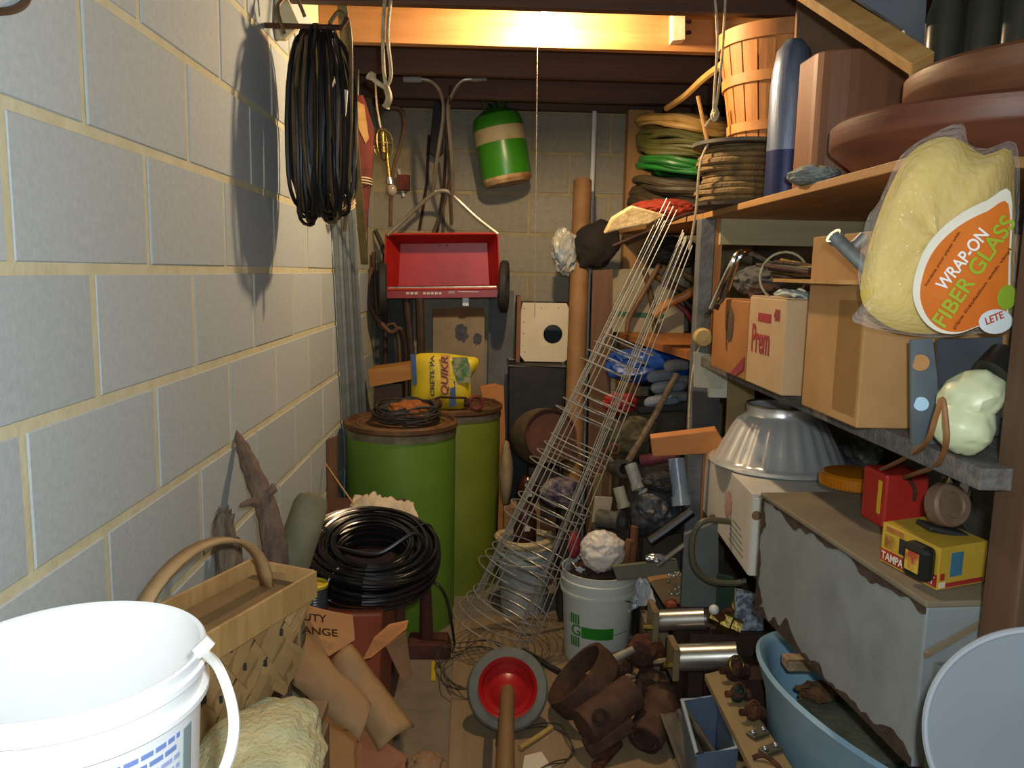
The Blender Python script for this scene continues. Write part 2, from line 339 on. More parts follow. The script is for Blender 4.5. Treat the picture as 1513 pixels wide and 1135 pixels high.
# hanging tools in the corner
Yt = 3.25
def px(pts, Y): return [AY(x, y, Y) for x, y in pts]
t = T('wooden_level', 'worn red wooden level tied with string hanging in the left corner', 'level', AY(530, 345, Yt))
MB().poly(px([(520, 141), (536, 140), (552, 190), (548, 262), (544, 300), (540, 342), (528, 342), (526, 300), (518, 262), (514, 215)], Yt), (0, .03, 0)).build('body', M('#7a3020', '#4a2015', 14, .7, bump=.2), t, bevel=.002)
MB().poly(px([(528, 150), (538, 155), (545, 205), (540, 212), (530, 190)], Yt-.004), (0, .003, 0)).build('wood_patch', PINE, t)
mb = MB()
for yy in (265, 269, 273): mb.ring(AY(534, yy, Yt+.015), (0, .1, 1), .042, .003, 20, 5)
mb.build('string_tie', ROPE, t)
hs = AY(529, 142, Yt+.015)
MB().tube([hs, V((hs.x, 3.284, 2.206))], .003, 5).build('hanging_string', ROPE, t)
a = AY(560, 205, 3.3)
t = T('work_lamp', 'old caged work lamp with brass socket hanging in the corner', 'work lamp', a)
MB().cyl(AY(553, 195, 3.3), AY(555, 225, 3.3), .013).cyl(AY(560, 225, 3.3), AY(564, 262, 3.3), .008).build('socket', BRASS, t, True)
MB().cyl(AY(564, 262, 3.3), AY(565, 272, 3.3), .014, r2=.017).build('collar', STEEL, t, True)
MB().blob(AY(567, 281, 3.3), (.022, .022, .026), 1, .03).build('bulb', M('#8c8270', '#6e6554', 8, .2), t, True)
mb = MB()
for j in range(6):
    an = j*PI/3; e = V((math.cos(an)*.035, math.sin(an)*.035, 0))
    mb.tube(smooth([AY(553, 188, 3.3), AY(554, 200, 3.3)+e, AY(556, 225, 3.3)+e, AY(557, 238, 3.3)], 4), .0022, 5)
mb.ring(AY(555, 212, 3.3), (0, 0, 1), .035, .0022, 20, 5).build('cage', BRASS, t)
MB().tube(smooth(px([(543, 108), (545, 150), (550, 182), (553, 192)], 3.3), 5), .004, 5).build('cord', ROPE, t)
one(MB().tube(smooth([AY(556, 143, 3.716)]+px([(566, 158), (590, 160), (598, 180), (592, 215), (580, 260), (577, 335)], 3.705), 6), .009, 7), 'bent_rod', M('#6a5138', '#4c3a2a', 16, .6, .3), 'brown bent metal rod hanging in the corner above the spreader', 'rod', sm=True)
one(MB().bar(AY(589, 250, 4.145), AY(597, 291, 4.145), .015, .012), 'white_stick', OFFW, 'short white tipped stick hanging on the end wall', 'stick')
one(MB().poly(px([(587, 258), (604, 258), (604, 280), (587, 280)], 4.09), (0, .066, 0)), 'red_block', RUSTR, 'small dark red block fixed on the end wall', 'block')
# garden tools standing at the back left
for i, (pts, r, lab) in enumerate((([(554, 340), (566, 368), (569, 400), (569, 560)], .012, 'short dark crooked tool handle behind the spreader'),
      ([(549, 395), (545, 430), (550, 460), (575, 490), (600, 515)], .011, 'long dark curved wooden handle low in the left corner'),
      ([(600, 440), (608, 520), (611, 560)], .016, 'upright dark tool handle under the red spreader'),
      ([(552, 372), (560, 480), (590, 505)], .009, 'thin curved brown handle beside the dark curved one'),
      ([(620, 440), (622, 540)], .02, 'brown upright board end below the spreader'))):
    Yg = (4.09, 3.95, 3.90, 3.98, 3.86)[i]; P_ = px(pts, Yg); P_.append(V((P_[-1].x, Yg, .003)))
    one(MB().tube(smooth(P_, 6), r, 8), 'garden_tool', (DARKW, BROWNW)[i % 2], lab, 'tool handle', sm=True)
one(MB().box((-.595, 4.135, 0), (-.40, 4.1545, 1.425)), 'hardboard_sheet', M('#4b4f49', '#3b3d38', 9, .8), 'dark grey panel standing against the end wall in the left corner', 'panel')
# rake heads / bundle behind the spreader
for i, (x0, y0, x1, y1) in enumerate(((648, 240, 655, 350), (660, 200, 645, 350), (652, 150, 668, 330), (634, 200, 620, 340), (668, 250, 640, 345))):
    one(MB().tube(px([(x0, max(y0, 162)), ((x0+x1)/2+4, (y0+y1)/2), (x1, y1)], (4.1475, 4.141, 4.1345, 4.1475, 4.128)[i]), .008, 6), 'tool_rod', RUSTD if i % 2 else M('#6d5c48', '#4f4335', 14, .6, .3), 'rusty thin tool rod in the bundle behind the spreader handle', 'rod', 'rods behind the spreader')
one(MB().poly(px([(641, 150), (652, 150), (655, 225), (645, 235), (634, 225)], 4.082), (0, .0305, 0)), 'hanging_sheath', BLACKM, 'black flat sheath hanging on the end wall beside the spreader handle', 'sheath', bevel=.004)
# ================================================ spreader
Ys = 3.86
t = T('lawn_spreader', 'red metal lawn spreader with black wheels hung on the end wall', 'spreader', AY(655, 440, Ys))
TL, TR, BL, BR = AY(571, 346, Ys), AY(735, 345, Ys), AY(568, 428, Ys), AY(738, 426, Ys)
RED = M('#b02420', '#981c1a', 5, .4, bump=.02); REDD = M('#8f1c1a', '#7c1816', 5, .4, bump=.02)
back = V((0, .17, -.02)); th = .006
mb = MB()
TLb, TRb, BLb, BRb = TL+V((.05, .15, -.04)), TR+V((-.05, .15, -.04)), BL+V((.05, .15, .015)), BR+V((-.05, .15, .015))
mb.hexa([TL, TR, TRb, TLb], [TL+V((0, 0, th)), TR+V((0, 0, th)), TRb+V((0, 0, th)), TLb+V((0, 0, th))])
mb.hexa([BL, BR, BRb, BLb], [BL-V((0, 0, th)), BR-V((0, 0, th)), BRb-V((0, 0, th)), BLb-V((0, 0, th))])
mb.hexa([TL, BL, BLb, TLb], [TL-V((th, 0, 0)), BL-V((th, 0, 0)), BLb-V((th, 0, 0)), TLb-V((th, 0, 0))])
mb.hexa([TR, BR, BRb, TRb], [TR+V((th, 0, 0)), BR+V((th, 0, 0)), BRb+V((th, 0, 0)), TRb+V((th, 0, 0))])
mb.hexa([TLb, TRb, BRb, BLb], [p+V((0, .006, 0)) for p in (TLb, TRb, BRb, BLb)])
hop = mb.build('hopper', RED, t)
MB().tube([TL, TR, BR, BL], .006, 8, True).build('rim', M('#c23a28', '#a82c20', 6, .4, bump=.02), hop, True)
fr = MB().hexa([AY(568, 430, Ys), AY(738, 428, Ys), AY(736, 428, Ys+.12), AY(572, 430, Ys+.12)][::1], [AY(570, 441, Ys), AY(734, 439, Ys), AY(732, 441, Ys+.12), AY(574, 441, Ys+.12)]).build('front_skirt', REDD, t)
LET = plastic('#d8d2c6')
mb = MB()
rr = random.Random(3)
for x0, x1, n in ((600, 619, 3), (625, 654, 5)):
    for i in range(n):
        xa = x0+(x1-x0)*i/n
        for (u, v_, ww, hh) in ((0, 0, .7, 1.2), (.2, -2, .5, 1.2), (.0, -3.6, .75, 1.1), (.0, -2, .25, 2.6)):
            W_ = (x1-x0)/n; a = AY(xa+u*W_, 433+v_*.6+1.5, Ys-.002)
            mb.cbox(a+V((ww*W_*.0016, 0, 0)), (ww*W_*.0032, .001, .0025*hh))
mb.build('worn_lettering', LET, t)
MB().cbox(AY(667, 432, Ys-.002), (.032, .001, .014)).build('worn_badge', M('#b09a90', '#8d5f58', 40, .6), t)
MB().cbox(AY(692, 431, Ys-.002), (.1, .001, .003)).build('worn_line', LET, t)
for x, y in ((653, 355), (649, 363), (660, 363)): MB().blob(AY(x, y, Ys+.14), (.006, .006, .006), 1, 0, sub=1).build('bolt', STEEL, t)
for x, y0, y1, dx in ((566, 386, 466, 0), (745, 385, 462, 0)):
    c = AY(x, (y0+y1)/2, Ys+.05); R = (y1-y0)/2*Ys/1174
    wv = V((1, -.08, 0)) if x > 600 else V((1, .12, 0))
    wh = MB().lathe([(R*.5, -.017), (R*.93, -.02), (R, -.012), (R, .012), (R*.93, .02), (R*.5, .017), (R*.5, -.017)], c, wv, 32).build('wheel', RUBBER, t, True)
    MB().lathe([(0, -.012), (R*.5, -.012), (R*.5, .012), (0, .012)], c, wv, 24).build('hub', M('#3a3a38', '#2a2a28', 9, .6), wh)
MB().cyl(AY(566, 426, Ys+.05), AY(745, 424, Ys+.05), .008, 10).build('axle', GALV, t)
ap = AY(655, 283, Ys+.04)
ALUM = M('#b9b0a0', '#9c9384', 10, .35, .7, 0)
MB().tube(smooth([AY(572, 348, Ys), AY(610, 313, Ys+.02), AY(636, 289, Ys+.04), AY(650, 282, Ys+.04), AY(664, 284, Ys+.04), AY(676, 295, Ys+.03), AY(705, 322, Ys+.02), AY(736, 346, Ys)], 5), .010, 8).build('yoke', ALUM, t, True)
MB().tube(smooth([AY(669, 288, Ys+.03), AY(668, 240, Ys-.08), AY(662, 165, Ys-.2), AY(668, 140, Ys-.24), AY(682, 120, Ys-.27), AY(700, 117, Ys-.27)], 6), .009, 8).build('handle_bar', ALUM, t, True)
MB().tube(smooth([AY(640, 288, Ys+.05), AY(645, 240, Ys-.06), AY(655, 170, Ys-.17), AY(652, 140, Ys-.22), AY(640, 122, Ys-.25), AY(622, 117, Ys-.26)], 6), .009, 8).build('handle_bar', ALUM, t, True)
MB().cyl(AY(697, 117, Ys-.27), AY(719, 116, Ys-.27), .012, 12).build('grip', M('#8d8f8c', '#757774', 9, .6), t, True)
MB().cyl(AY(596, 117, Ys-.26), AY(623, 117, Ys-.26), .014, 12).build('grip', M('#9fa09a', '#85867f', 9, .6), t, True)
MB().cbox(AY(688, 446, Ys+.04), (.03, .01, .04)).build('shutter_lever', plastic('#b9c2c4'), t)
a = AY(664, 153, Ys-.22)
one(MB().tube(smooth([(a.x, 3.722, 2.25), (a.x, 3.69, 2.235), (a.x, a.y, a.z), (a.x+.002, a.y-.02, a.z+.022)], 5), .005, 6), 'spreader_hook', RUST, 'iron hook on the dark joist holding the spreader handle', 'hook', sm=True)
# ================================================ green gas cylinder
c = AY(742, 222, 4.0); d = (AY(735, 165, 4.0)-AY(755, 279, 4.0)).normalized()
t = T('gas_cylinder', 'green refrigerant cylinder with a cream band hanging tilted on the end wall', 'gas cylinder', c-d*.17)
GR = M('#3f8f1f', '#357e18', 4, .3, bump=.01); CRM = M('#cbb888', '#b5a274', 10, .5)
o_ = c-d*.175; R = .122
MB().lathe([(0, .012), (R*.9, .012), (R, .03), (R, .05)], o_, d, 40).build('foot_ring', M('#b9a270', '#8d5a32', 14, .6), t, True)
MB().lathe([(R*.97, .03), (R, .045), (R+.001, .15), (R+.001, .205)], o_, d, 40).build('lower_shell', GR, t, True)
MB().lathe([(R+.001, .205), (R+.003, .207), (R+.003, .273), (R+.001, .275)], o_, d, 40).build('label_band', CRM, t, True)
MB().lathe([(R+.001, .275), (R, .30), (R*.9, .335), (R*.6, .36), (.02, .368), (0, .368)], o_, d, 40).build('upper_shell', GR, t, True)
x_, y_, _ = frame(d); mb = MB()
for j in range(4):
    e = (x_*math.cos(j*PI/2+.4)+y_*math.sin(j*PI/2+.4))*.055
    MB().bar(o_+e+d*.355, o_+e*1.1+d*.415, .035, .003).build('collar_tab', M('#3b6b24', '#2d551b', 5, .5), t)
MB().cyl(o_+d*.365, o_+d*.40, .014, 12).build('valve', M('#28401d', '#203315', 6, .5), t)
one(MB().tube([(o_+d*.41).to_tuple(), (o_.x-.03, BY, 2.17)], .005, 6), 'wall_nail', RUST, 'nail holding the green gas cylinder', 'nail')
# ================================================ things low on the end wall
a = AY(678, 490, 4.06)
t = T('printed_carton', 'grey brown carton with dark blotchy print against the end wall', 'carton', (a.x, 4.05, 0))
MB().hexa([V((p.x, p.y, 0)) for p in px([(640, 600), (716, 600)], 3.98)+px([(716, 600), (640, 600)], 4.13)], px([(640, 470), (716, 469)], 3.98)+px([(716, 469), (640, 470)], 4.13)).build('body', M('#8f7f66', '#7d6e58', 7, .85), t)
MB().poly(px([(640, 456), (714, 455), (716, 469), (640, 470)], 3.985), (0, .006, 0)).build('flap', M('#7d5a3a', '#6a4a30', 7, .85), t)
for i, (x, y, s) in enumerate(((682, 492, .03), (706, 501, .02))): MB().blob(AY(x, y, 3.978), (s, .002, s*1.3), i+3, .6, 3).build('print', M('#3a3a48', '#55525a', 40, .9), t)
one(MB().box((-.005, 4.10, 0), (.12, 4.1545, 1.336)), 'grey_board', M('#6a6d70', '#5b5c5c', 8, .8), 'grey board standing beside the printed carton on the end wall', 'board')
one(MB().poly(px([(544, 547), (606, 538), (612, 560), (546, 572)], 3.62), (0, .16, 0)), 'plank_end', wood('#b5803f', '#96652c', 0), 'orange brown plank lying behind the front green drum', 'plank')
one(MB().box((-.53, 3.63, 0), (-.40, 3.77, .912)), 'dark_crate', DARKW, 'dark upright crate under the orange brown plank', 'crate')
t = T('nest_box', 'white wooden box with a round entrance hole leaning at the end wall', 'wooden box', AY(805, 540, 3.9))
fp = [p+V((0, 0, .016)) for p in px([(770, 452), (842, 451), (842, 540), (772, 540)], 3.88)]
# front panel with a real hole
n = 32; cc2 = AY(817, 494, 3.88); rh = .047; ring = [cc2+V((math.cos(2*PI*j/n), 0, math.sin(2*PI*j/n)))*rh for j in range(n)]
sq = []
for j in range(n):
    cxx, czz = math.cos(2*PI*j/n), math.sin(2*PI*j/n)
    ts = []
    if abs(cxx) > 1e-6: ts.append(((fp[1].x if cxx > 0 else fp[0].x)-cc2.x)/cxx)
    if abs(czz) > 1e-6: ts.append(((fp[0].z if czz > 0 else fp[2].z)-cc2.z)/czz)
    k_ = min(q for q in ts if q > 0); sq.append(cc2+V((cxx, 0, czz))*k_)
D_ = V((0, .018, 0))
mb = MB().add(ring+sq+[p+D_ for p in ring]+[p+D_ for p in sq], [(j, (j+1) % n, n+(j+1) % n, n+j) for j in range(n)]+[(2*n+j, 2*n+(j+1) % n, 3*n+(j+1) % n, 3*n+j) for j in range(n)]+[(j, (j+1) % n, 2*n+(j+1) % n, 2*n+j) for j in range(n)]+[(n+j, n+(j+1) % n, 3*n+(j+1) % n, 3*n+j) for j in range(n)])
mb.build('front_panel', M('#d8cbb0', '#cbbd9f', 6, .7, bump=.03), t)
MB().box((fp[0].x-.02, 3.87, fp[3].z), (fp[0].x-.002, 4.10, fp[0].z+.03)).build('side_board', wood('#8a5a34', '#6d4426', 2), t)
MB().box((fp[1].x+.002, 3.89, fp[3].z), (fp[1].x+.018, 4.10, fp[0].z)).build('side_board', wood('#8a5a34', '#6d4426', 2), t)
MB().box((fp[0].x, 4.08, fp[3].z), (fp[1].x, 4.10, fp[0].z)).build('back_board', M('#3c4248', '#33383c', 8, .8), t)
mb = MB()
for x, y in ((775, 456), (774, 476), (774, 493), (775, 520), (776, 535), (800, 455), (825, 455)): mb.blob(AY(x, y, 3.878), (.003, .002, .003), 0, 0, sub=1)
mb.build('nail', RUSTD, t)
a = AY(790, 545, 3.8)
t = T('black_bin', 'black square plastic bin behind the wire cages', 'bin', (a.x, 3.85, 0))
b0, b1 = AY(752, 541, 3.72), AY(835, 540, 3.72)
mb = MB().hexa([(b0.x+.02, 3.74, 0), (b1.x-.02, 3.74, 0), (b1.x-.02, 3.98, 0), (b0.x+.02, 3.98, 0)], [(b0.x, 3.72, b0.z), (b1.x, 3.72, b0.z), (b1.x, 4.0, b0.z), (b0.x, 4.0, b0.z)])
mb.build('body', BLACKM, t, bevel=.006)
MB().tube([(b0.x, 3.72, b0.z), (b1.x, 3.72, b0.z), (b1.x, 4.0, b0.z), (b0.x, 4.0, b0.z)], .007, 6, True).build('rim', BLACK, t)
t = T('cardboard_tube', 'tall brown cardboard tube leaning behind the wire cages', 'cardboard tube', AY(848, 690, 3.55))
p0, p1 = AY(846, 700, 3.5), AY(861, 268, 3.98)
p0 = p0+(p0-p1)*((p0.z-.01)/(p1.z-p0.z))
ct = MB().lathe([(.045, 0), (.045, (p1-p0).length), (.039, (p1-p0).length), (.039, .02)], p0, p1-p0, 28).build('tube_wall', M('#8f6a42', '#7d5a34', 8, .7, bump=.03), t, True)
one(MB().cyl((AY(879, 153, 4.12).x, 4.12, 0), (AY(879, 153, 4.12).x, 4.12, 2.2365), .012, 12), 'white_pipe', plastic('#d5d8da'), 'thin white plastic pipe standing against the end wall', 'pipe', sm=True)
one(MB().poly(px([(876, 400), (906, 398)], 3.45)+[V((AY(902, 740, 3.45).x, 3.45, 0)), V((AY(868, 740, 3.45).x, 3.45, 0))], (0, .02, 0)), 'plywood_sheet', wood('#6b4a30', '#54381f', 2), 'tall dark brown board standing at the end of the far shelf', 'board', bevel=.002)
# ================================================ right: top shelf
t = T('bushel_basket', 'slatted wooden bushel basket standing on the rope reel', 'basket', (.915, 2.62, 1.85))
bc = V((.915, 2.62, 1.85)); N = 22
BW = M('#bf7f3c', '#9c5f27', 5, .65, bump=.1, stretch=(4, 4, .6), rnd=.12)
for j in range(N):
    a0, a1 = 2*PI*j/N, 2*PI*(j+.9)/N; mb = MB(); vs = []
    for (r, z) in ((.145, 0), (.165, .12), (.185, .24), (.2, .335)):
        for a in (a0, (a0+a1)/2, a1): vs.append(bc+V((math.cos(a)*r, math.sin(a)*r, z)))
    fs = [(3*i+q, 3*i+q+1, 3*i+q+4, 3*i+q+3) for i in range(3) for q in range(2)]
    MB().add(vs, fs).build('slat', BW, t, solid=.003)
for z, r, h, wv in ((.03, .153, .028, 0), (.17, .176, .03, 0), (.29, .197, .045, 0)):
    MB().lathe([(r, z), (r+.006, z), (r+.006+h*.08, z+h), (r+h*.08, z+h), (r, z)], bc, n=44).build('hoop', M('#c98b46', '#a9692f', 6, .6, bump=.1), t, True)
MB().lathe([(0, .002), (.145, .002), (.145, .012), (0, .012)], bc, n=30).build('bottom', BW, t)
mb = MB().tube(smooth(px([(1056, -10), (1060, 60), (1056, 130), (1054, 168)], 2.453), 6), .004, 6).tube(smooth(px([(1072, -10), (1068, 70), (1062, 130), (1056, 168)], 2.453), 6), .004, 6)
t2 = T('basket_twine', 'pale doubled cord hanging in front of the bushel basket', 'cord', AY(1056, 168, 2.453))
mb.build('cord_lines', ROPE, t2, True)
MB().blob(AY(1056, 170, 2.453), (.012, .012, .02), 3, .4).tube(smooth(px([(1056, 172), (1048, 178), (1042, 188)], 2.453), 5), .004, 6).build('knot', ROPE, t2, True)
# reel
rc = V((.80, 2.60, TZ))
t = T('rope_reel', 'reel wound with brown rope under the bushel basket', 'reel', rc)
MB().lathe([(0, 0), (.15, 0), (.15, .010), (0, .010)], rc, n=40).build('flange', DARKW, t)
MB().lathe([(0, .186), (.16, .186), (.16, .197), (0, .197)], rc, n=40).build('flange', M('#6a5a40', '#2e3238', 12, .6, bump=.1), t, True)
mb = MB()
for k in range(9): mb.coil(rc+V((0, 0, .022+.0185*k)), (0, 0, 1), .125+.012*math.sin(k*1.3), .0105, 1.02, 0, .03, k+2, 40, 7)
mb.lathe([(.115, .012), (.115, .184)], rc, n=30)
mb.build('rope_winding', M('#8a6c3e', '#5a4a2c', 22, .8, bump=.4), t, True)
MB().tube(smooth([rc+V((-.13, -.06, .19)), rc+V((-.155, -.07, .12)), rc+V((-.16, -.07, -.02)), rc+V((-.17, -.05, -.14))], 6), .004, 6).build('loose_end', ROPE, t, True)
# hose coils near the end wall
hc = V((.90, 3.70, TZ))
for nm, z0, col, turns, R, r, lab, ht in (('garden_hose', .155, M('#4a3f2b', '#352c20', 10, .55), 8, .25, .018, 'thick dark brown hose coil at the bottom of the hose stack', .13),
        ('garden_hose', .285, M('#1f7a30', '#2d5c22', 6, .4), 5, .235, .013, 'bright green garden hose coil in the middle of the hose stack', .06),
        ('garden_hose', .385, M('#5c5a2a', '#43421f', 7, .5), 6, .235, .012, 'olive green hose coil near the top of the hose stack', .09),
        ('garden_hose', .475, M('#c29a58', '#a37c40', 7, .5), 4, .225, .014, 'tan hose coil on top of the hose stack', .05)):
    one(MB().coil(hc+V((.01*random.random(), 0, z0)), (.10, -.12, 1), R, r, turns, ht, .11, int(z0*100), 34, 8), nm, col, lab, 'hose', 'stacked hoses', sm=True)
one(MB().tube(smooth([AY(985, 160, 3.50), AY(1012, 142, 3.2), AY(1040, 116, 2.95), AY(1072, 92, 2.74)], 5), .013, 8), 'tan_hose_end', M('#c29a58', '#a37c40', 7, .5), 'straight tan hose end rising from the hose stack to the basket', 'hose', sm=True)
one(MB().tube(smooth(px([(1031, 142), (1036, 165), (1046, 213)], 2.62), 5), .006, 6), 'light_rod', PINE, 'thin light rod slanting before the bushel basket', 'rod')
# red cloth and glove on the far shelf edge
def clothpile(name, c, rad, mat, label, cat, seed=1, amp=.2, fr=2., R=None, sub=4, **k):
    return one(MB().crumple(c, rad, seed, .2, R), name, mat, label, cat, sm=True, **k)
clothpile('red_cloth', AY(968, 322, 3.35)+V((.04, 0, .032)), (.13, .12, .045), M('#a8381f', '#8a2a18', 6, .85, bump=.2), 'folded red orange cloth on the top shelf under the dark hose', 'cloth', 4)
one(MB().poly([AY(x, y, 2.925) for x, y in ((893, 346), (905, 322), (935, 304), (986, 318), (958, 332), (915, 340))], (0, .045, .006)), 'work_glove', M('#d9c08d', '#b09465', 25, .85, bump=.3), 'cream patterned work glove draped on the wire cage tips', 'glove', bevel=.006, sm=True)
one(MB().blob(AY(882, 362, 3.79), (.098, .055, .115), 5, .18, 1.8, 4, rotm(0, .5, 0)), 'dark_sack', M('#241c17', '#15110f', 9, .9, bump=.3), 'dark brown furry sack hanging beside the cardboard tube', 'sack', sm=True)
one(MB().crumple(AY(835, 372, 3.82), (.056, .055, .095), 6, .35), 'plastic_bag', M('#8f9fa8', '#c4b9a0', 12, .3, bump=.3), 'crumpled grey blue plastic bag beside the cardboard tube', 'bag', sm=True)
# blue metal canister
k0 = V((AY(1165, 200, 2.285).x, 2.285, TZ))
t = T('metal_canister', 'blue and silver metal canister with rounded shoulder on the top shelf', 'canister', k0)
MB().lathe([(0, 0), (.057, 0), (.057, .13)], k0, n=32).build('lower_body', M('#1e2c5c', '#16204a', 6, .4, .2, .05), t, True)
MB().lathe([(.057, .13), (.058, .30), (.054, .35), (.045, .40), (.02, .43), (0, .43)], k0, n=32).build('upper_body', M('#7f8ca0', '#66708a', 9, .4, .5, .1, stretch=(6, 6, .6)), t, True)
# turned wood slabs
def slab(c, r, z0, z1, mat, name, label, sx=1.):
    mb = MB().lathe([(0, z0), (r*.80, z0), (r*.99, z0+(z1-z0)*.5), (r, z0+(z1-z0)*.56), (r, z1-.008), (r*.97, z1), (0, z1)], (c[0], c[1], 0), n=64)
    for v in mb.v: v.x = min(c[0]+(v.x-c[0])*sx, RX-.012)
    return one(mb, name, mat, label, 'wood slab', sm=True)
RW = M('#74432f', '#583122', 4, .5, bump=.06, stretch=(1, 1, 9), contrast=.7)
slab((1.06, 1.66), .345, TZ, TZ+.105, RW, 'round_wood_slab', 'large round reddish wood slab lying lowest on the top shelf')
slab((1.13, 1.60), .295, TZ+.106, TZ+.195, M('#7a5036', '#64402a', 4, .5, bump=.06, stretch=(1, 1, 9)), 'round_wood_slab', 'smaller brown round wood slab stacked on the larger reddish slab')
w0 = AY(1189, 210, 2.08)
t = T('wood_block', 'tall brown wooden block with rounded face behind the round slabs', 'wood block', (.95, 2.13, TZ))
mb = MB(); o8 = [(.80+.09*(1-math.cos(a)), 2.06-.05*math.sin(a)*1.2) for a in [i*PI/2/6 for i in range(7)]]
outl = [(.80, 2.16)]+o8+[(1.03, 2.0), (1.08, 2.04), (1.08, 2.16)]
mb.poly([V((x, y, TZ)) for x, y in outl], (0, 0, .335)).build('body', M('#86583a', '#6c452b', 3, .55, bump=.08, stretch=(7, 7, .6)), t, bevel=.004)
one(MB().poly([AY(1180, -20, 2.392), V((AY(1180, 75, 2.392).x, 2.392, TZ)), V((AY(1300, 60, 2.392).x, 2.392, TZ)), AY(1300, -20, 2.392)], (0, .015, 0)), 'brown_panel_board', M('#7a5c44', '#664a36', 6, .7), 'brown panel standing behind the wooden block on the top shelf', 'panel')
one(MB().bar(AY(1138, -50, 2.055), AY(1364, 95, 1.64), .05, .03, V((0, 1, 0))), 'lath_brace', PINE, 'light pine lath slanting over the wooden slabs', 'lath', bevel=.002)
one(MB().poly(px([(1240, -20), (1370, -20)], 1.77)+[V((AY(1368, 60, 1.77).x, 1.77, TZ+.1945)), V((AY(1356, 60, 1.77).x, 1.77, TZ+.1945)), AY(1336, 44, 1.77)], (0, .012, 0)), 'metal_sheet', M('#6f7784', '#7f8184', 4, .45, .4, .05), 'blue grey sheet metal panel propped above the wood slabs', 'metal sheet')
for i, (x, Y, r, h) in enumerate(((1395, 1.72, .035, .19), (1452, 1.66, .035, .19), (1506, 1.60, .035, .19))):
    b = AY(x, 55, Y); z0 = TZ+.196
    mb = MB().lathe([(0, 0), (r, 0), (r*1.02, h*.7), (r*.8, h*.85), (r*.8, h), (0, h)], (b.x, Y, z0), n=24)
    one(mb, 'dark_jar', M('#3b3a30', '#2a2a26', 8, .3, bump=.02), 'dark olive jar standing on the upper round wood slab', 'jar', 'dark jars on the wood slab', sm=True)
clothpile('grey_cloth', AY(1190, 252, 1.95), (.05, .08, .022), M('#8a9290', '#6d7674', 12, .9, bump=.3), 'pale grey rag wedged under the reddish round slab', 'rag', 9)
t = T('junction_box', 'small pale metal junction box on the lit joist', 'junction box', AY(1003, 60, 2.85))
MB().poly(px([(994, 18), (1012, 16), (1012, 58), (994, 60)], 2.82), (0, .0525, 0)).build('body', M('#d8cfae', '#c9bf9c', 8, .5), t)
MB().cyl(AY(1016, 32, 2.83), AY(1019, 32, 2.85), .007, 10).cyl(AY(1016, 48, 2.83), AY(1019, 48, 2.85), .007, 10).build('knockout', RUSTD, t)
# ================================================ right: second shelf
def carton(name, label, lo, hi, mat, parts=None):
    t = T(name, label, 'box', ((lo[0]+hi[0])/2, (lo[1]+hi[1])/2, lo[2]))
    MB().box(lo, hi).build('body', mat, t, bevel=.003); return t
g = carton('brown_crate', 'worn brown fibreboard box beside the lettered carton on the second shelf', (.70, 2.14, SZ), (.98, 2.48, SZ+.215), M('#a8703a', '#8c5a2c', 4, .75, bump=.08))
MB().blob((.699, 2.30, SZ+.14), (.0015, .035, .05), 2, .4).build('stain', M('#5a4632', '#463626', 9, .8), g)
MB().poly([(.6985, 2.15, SZ+.03), (.6985, 2.15, SZ+.065), (.6985, 2.27, SZ+.004), (.6985, 2.22, SZ+.002)], (-.001, 0, 0)).build('red_stripe', M('#8d3340', '#7d2a36', 9, .8), g)
pr = carton('meat_carton', 'light cardboard carton printed Prem in red on the second shelf', (.70, 1.87, SZ), (.785, 2.135, SZ+.23), M('#c2a37c', '#b5956c', 6, .8, bump=.04))
INK = M('#a03036', '#8d262c', 20, .8)
text(pr, 'Prem', (.70, 2.10, SZ+.085), (0, -1, 0), (0, 0, 1), .135, .075, INK)
MB().box((.6988, 1.965, SZ+.168), (.6998, 2.06, SZ+.19)).build('print_bar', INK, pr)
text(pr, '400', (.70, 1.945, SZ+.175), (0, -1, 0), (0, 0, 1), .04, .03, INK)
MB().box((.702, 1.868, SZ+.231), (.78, 2.13, SZ+.233)).build('flap', CARDL, pr)
big = carton('tall_carton', 'large plain tan carton standing behind the insulation bag', (.70, 1.47, SZ), (.98, 1.74, SZ+.37), M('#b58a58', '#a27946', 5, .8, bump=.04))
MB().box((.6988, 1.48, SZ+.02), (.6998, 1.58, SZ+.24)).build('tape', M('#96703f', '#8a6536', 6, .5), big)
# things on top of those boxes
clothpile('grey_tarpaulin', (.90, 2.45, SZ+.272), (.12, .17, .06), M('#4b4d4c', '#383836', 8, .85, bump=.3), 'dark grey tarpaulin heaped on the brown box', 'tarpaulin', 3, .3)
one(MB().blob((.765, 2.21, SZ+.238), (.045, .06, .026), 8, .3, 3), 'rusty_scrap', RUSTD, 'rusty scrap heap on the edge of the brown box', 'scrap', sm=True)
fa = T('chrome_faucet', 'chrome bent faucet tubes hooked over the brown box', 'faucet', AX(1075, 430, .66))
for dx in (0, 12):
    MB().tube(smooth([AY(1050+dx*.9, 458-dx*.7, 2.36), AY(1062+dx, 430, 2.34), AY(1080+dx*.8, 392-dx*.6, 2.3), AY(1092+dx, 374, 2.3), AY(1112, 374, 2.32), AY(1148, 392, 2.38)], 6), .008, 8).build('spout', CHROME, fa, True)
MB().cyl(AY(1050, 458, 2.36), AY(1046, 464, 2.36), .009, 10).cyl(AY(1060, 450, 2.36), AY(1057, 457, 2.36), .009, 10).build('tip', RUSTD, fa)
rb = T('rod_bundle', 'bundle of dark metal rods tied with wire lying on the carton', 'rods', (.77, 1.95, SZ+.235))
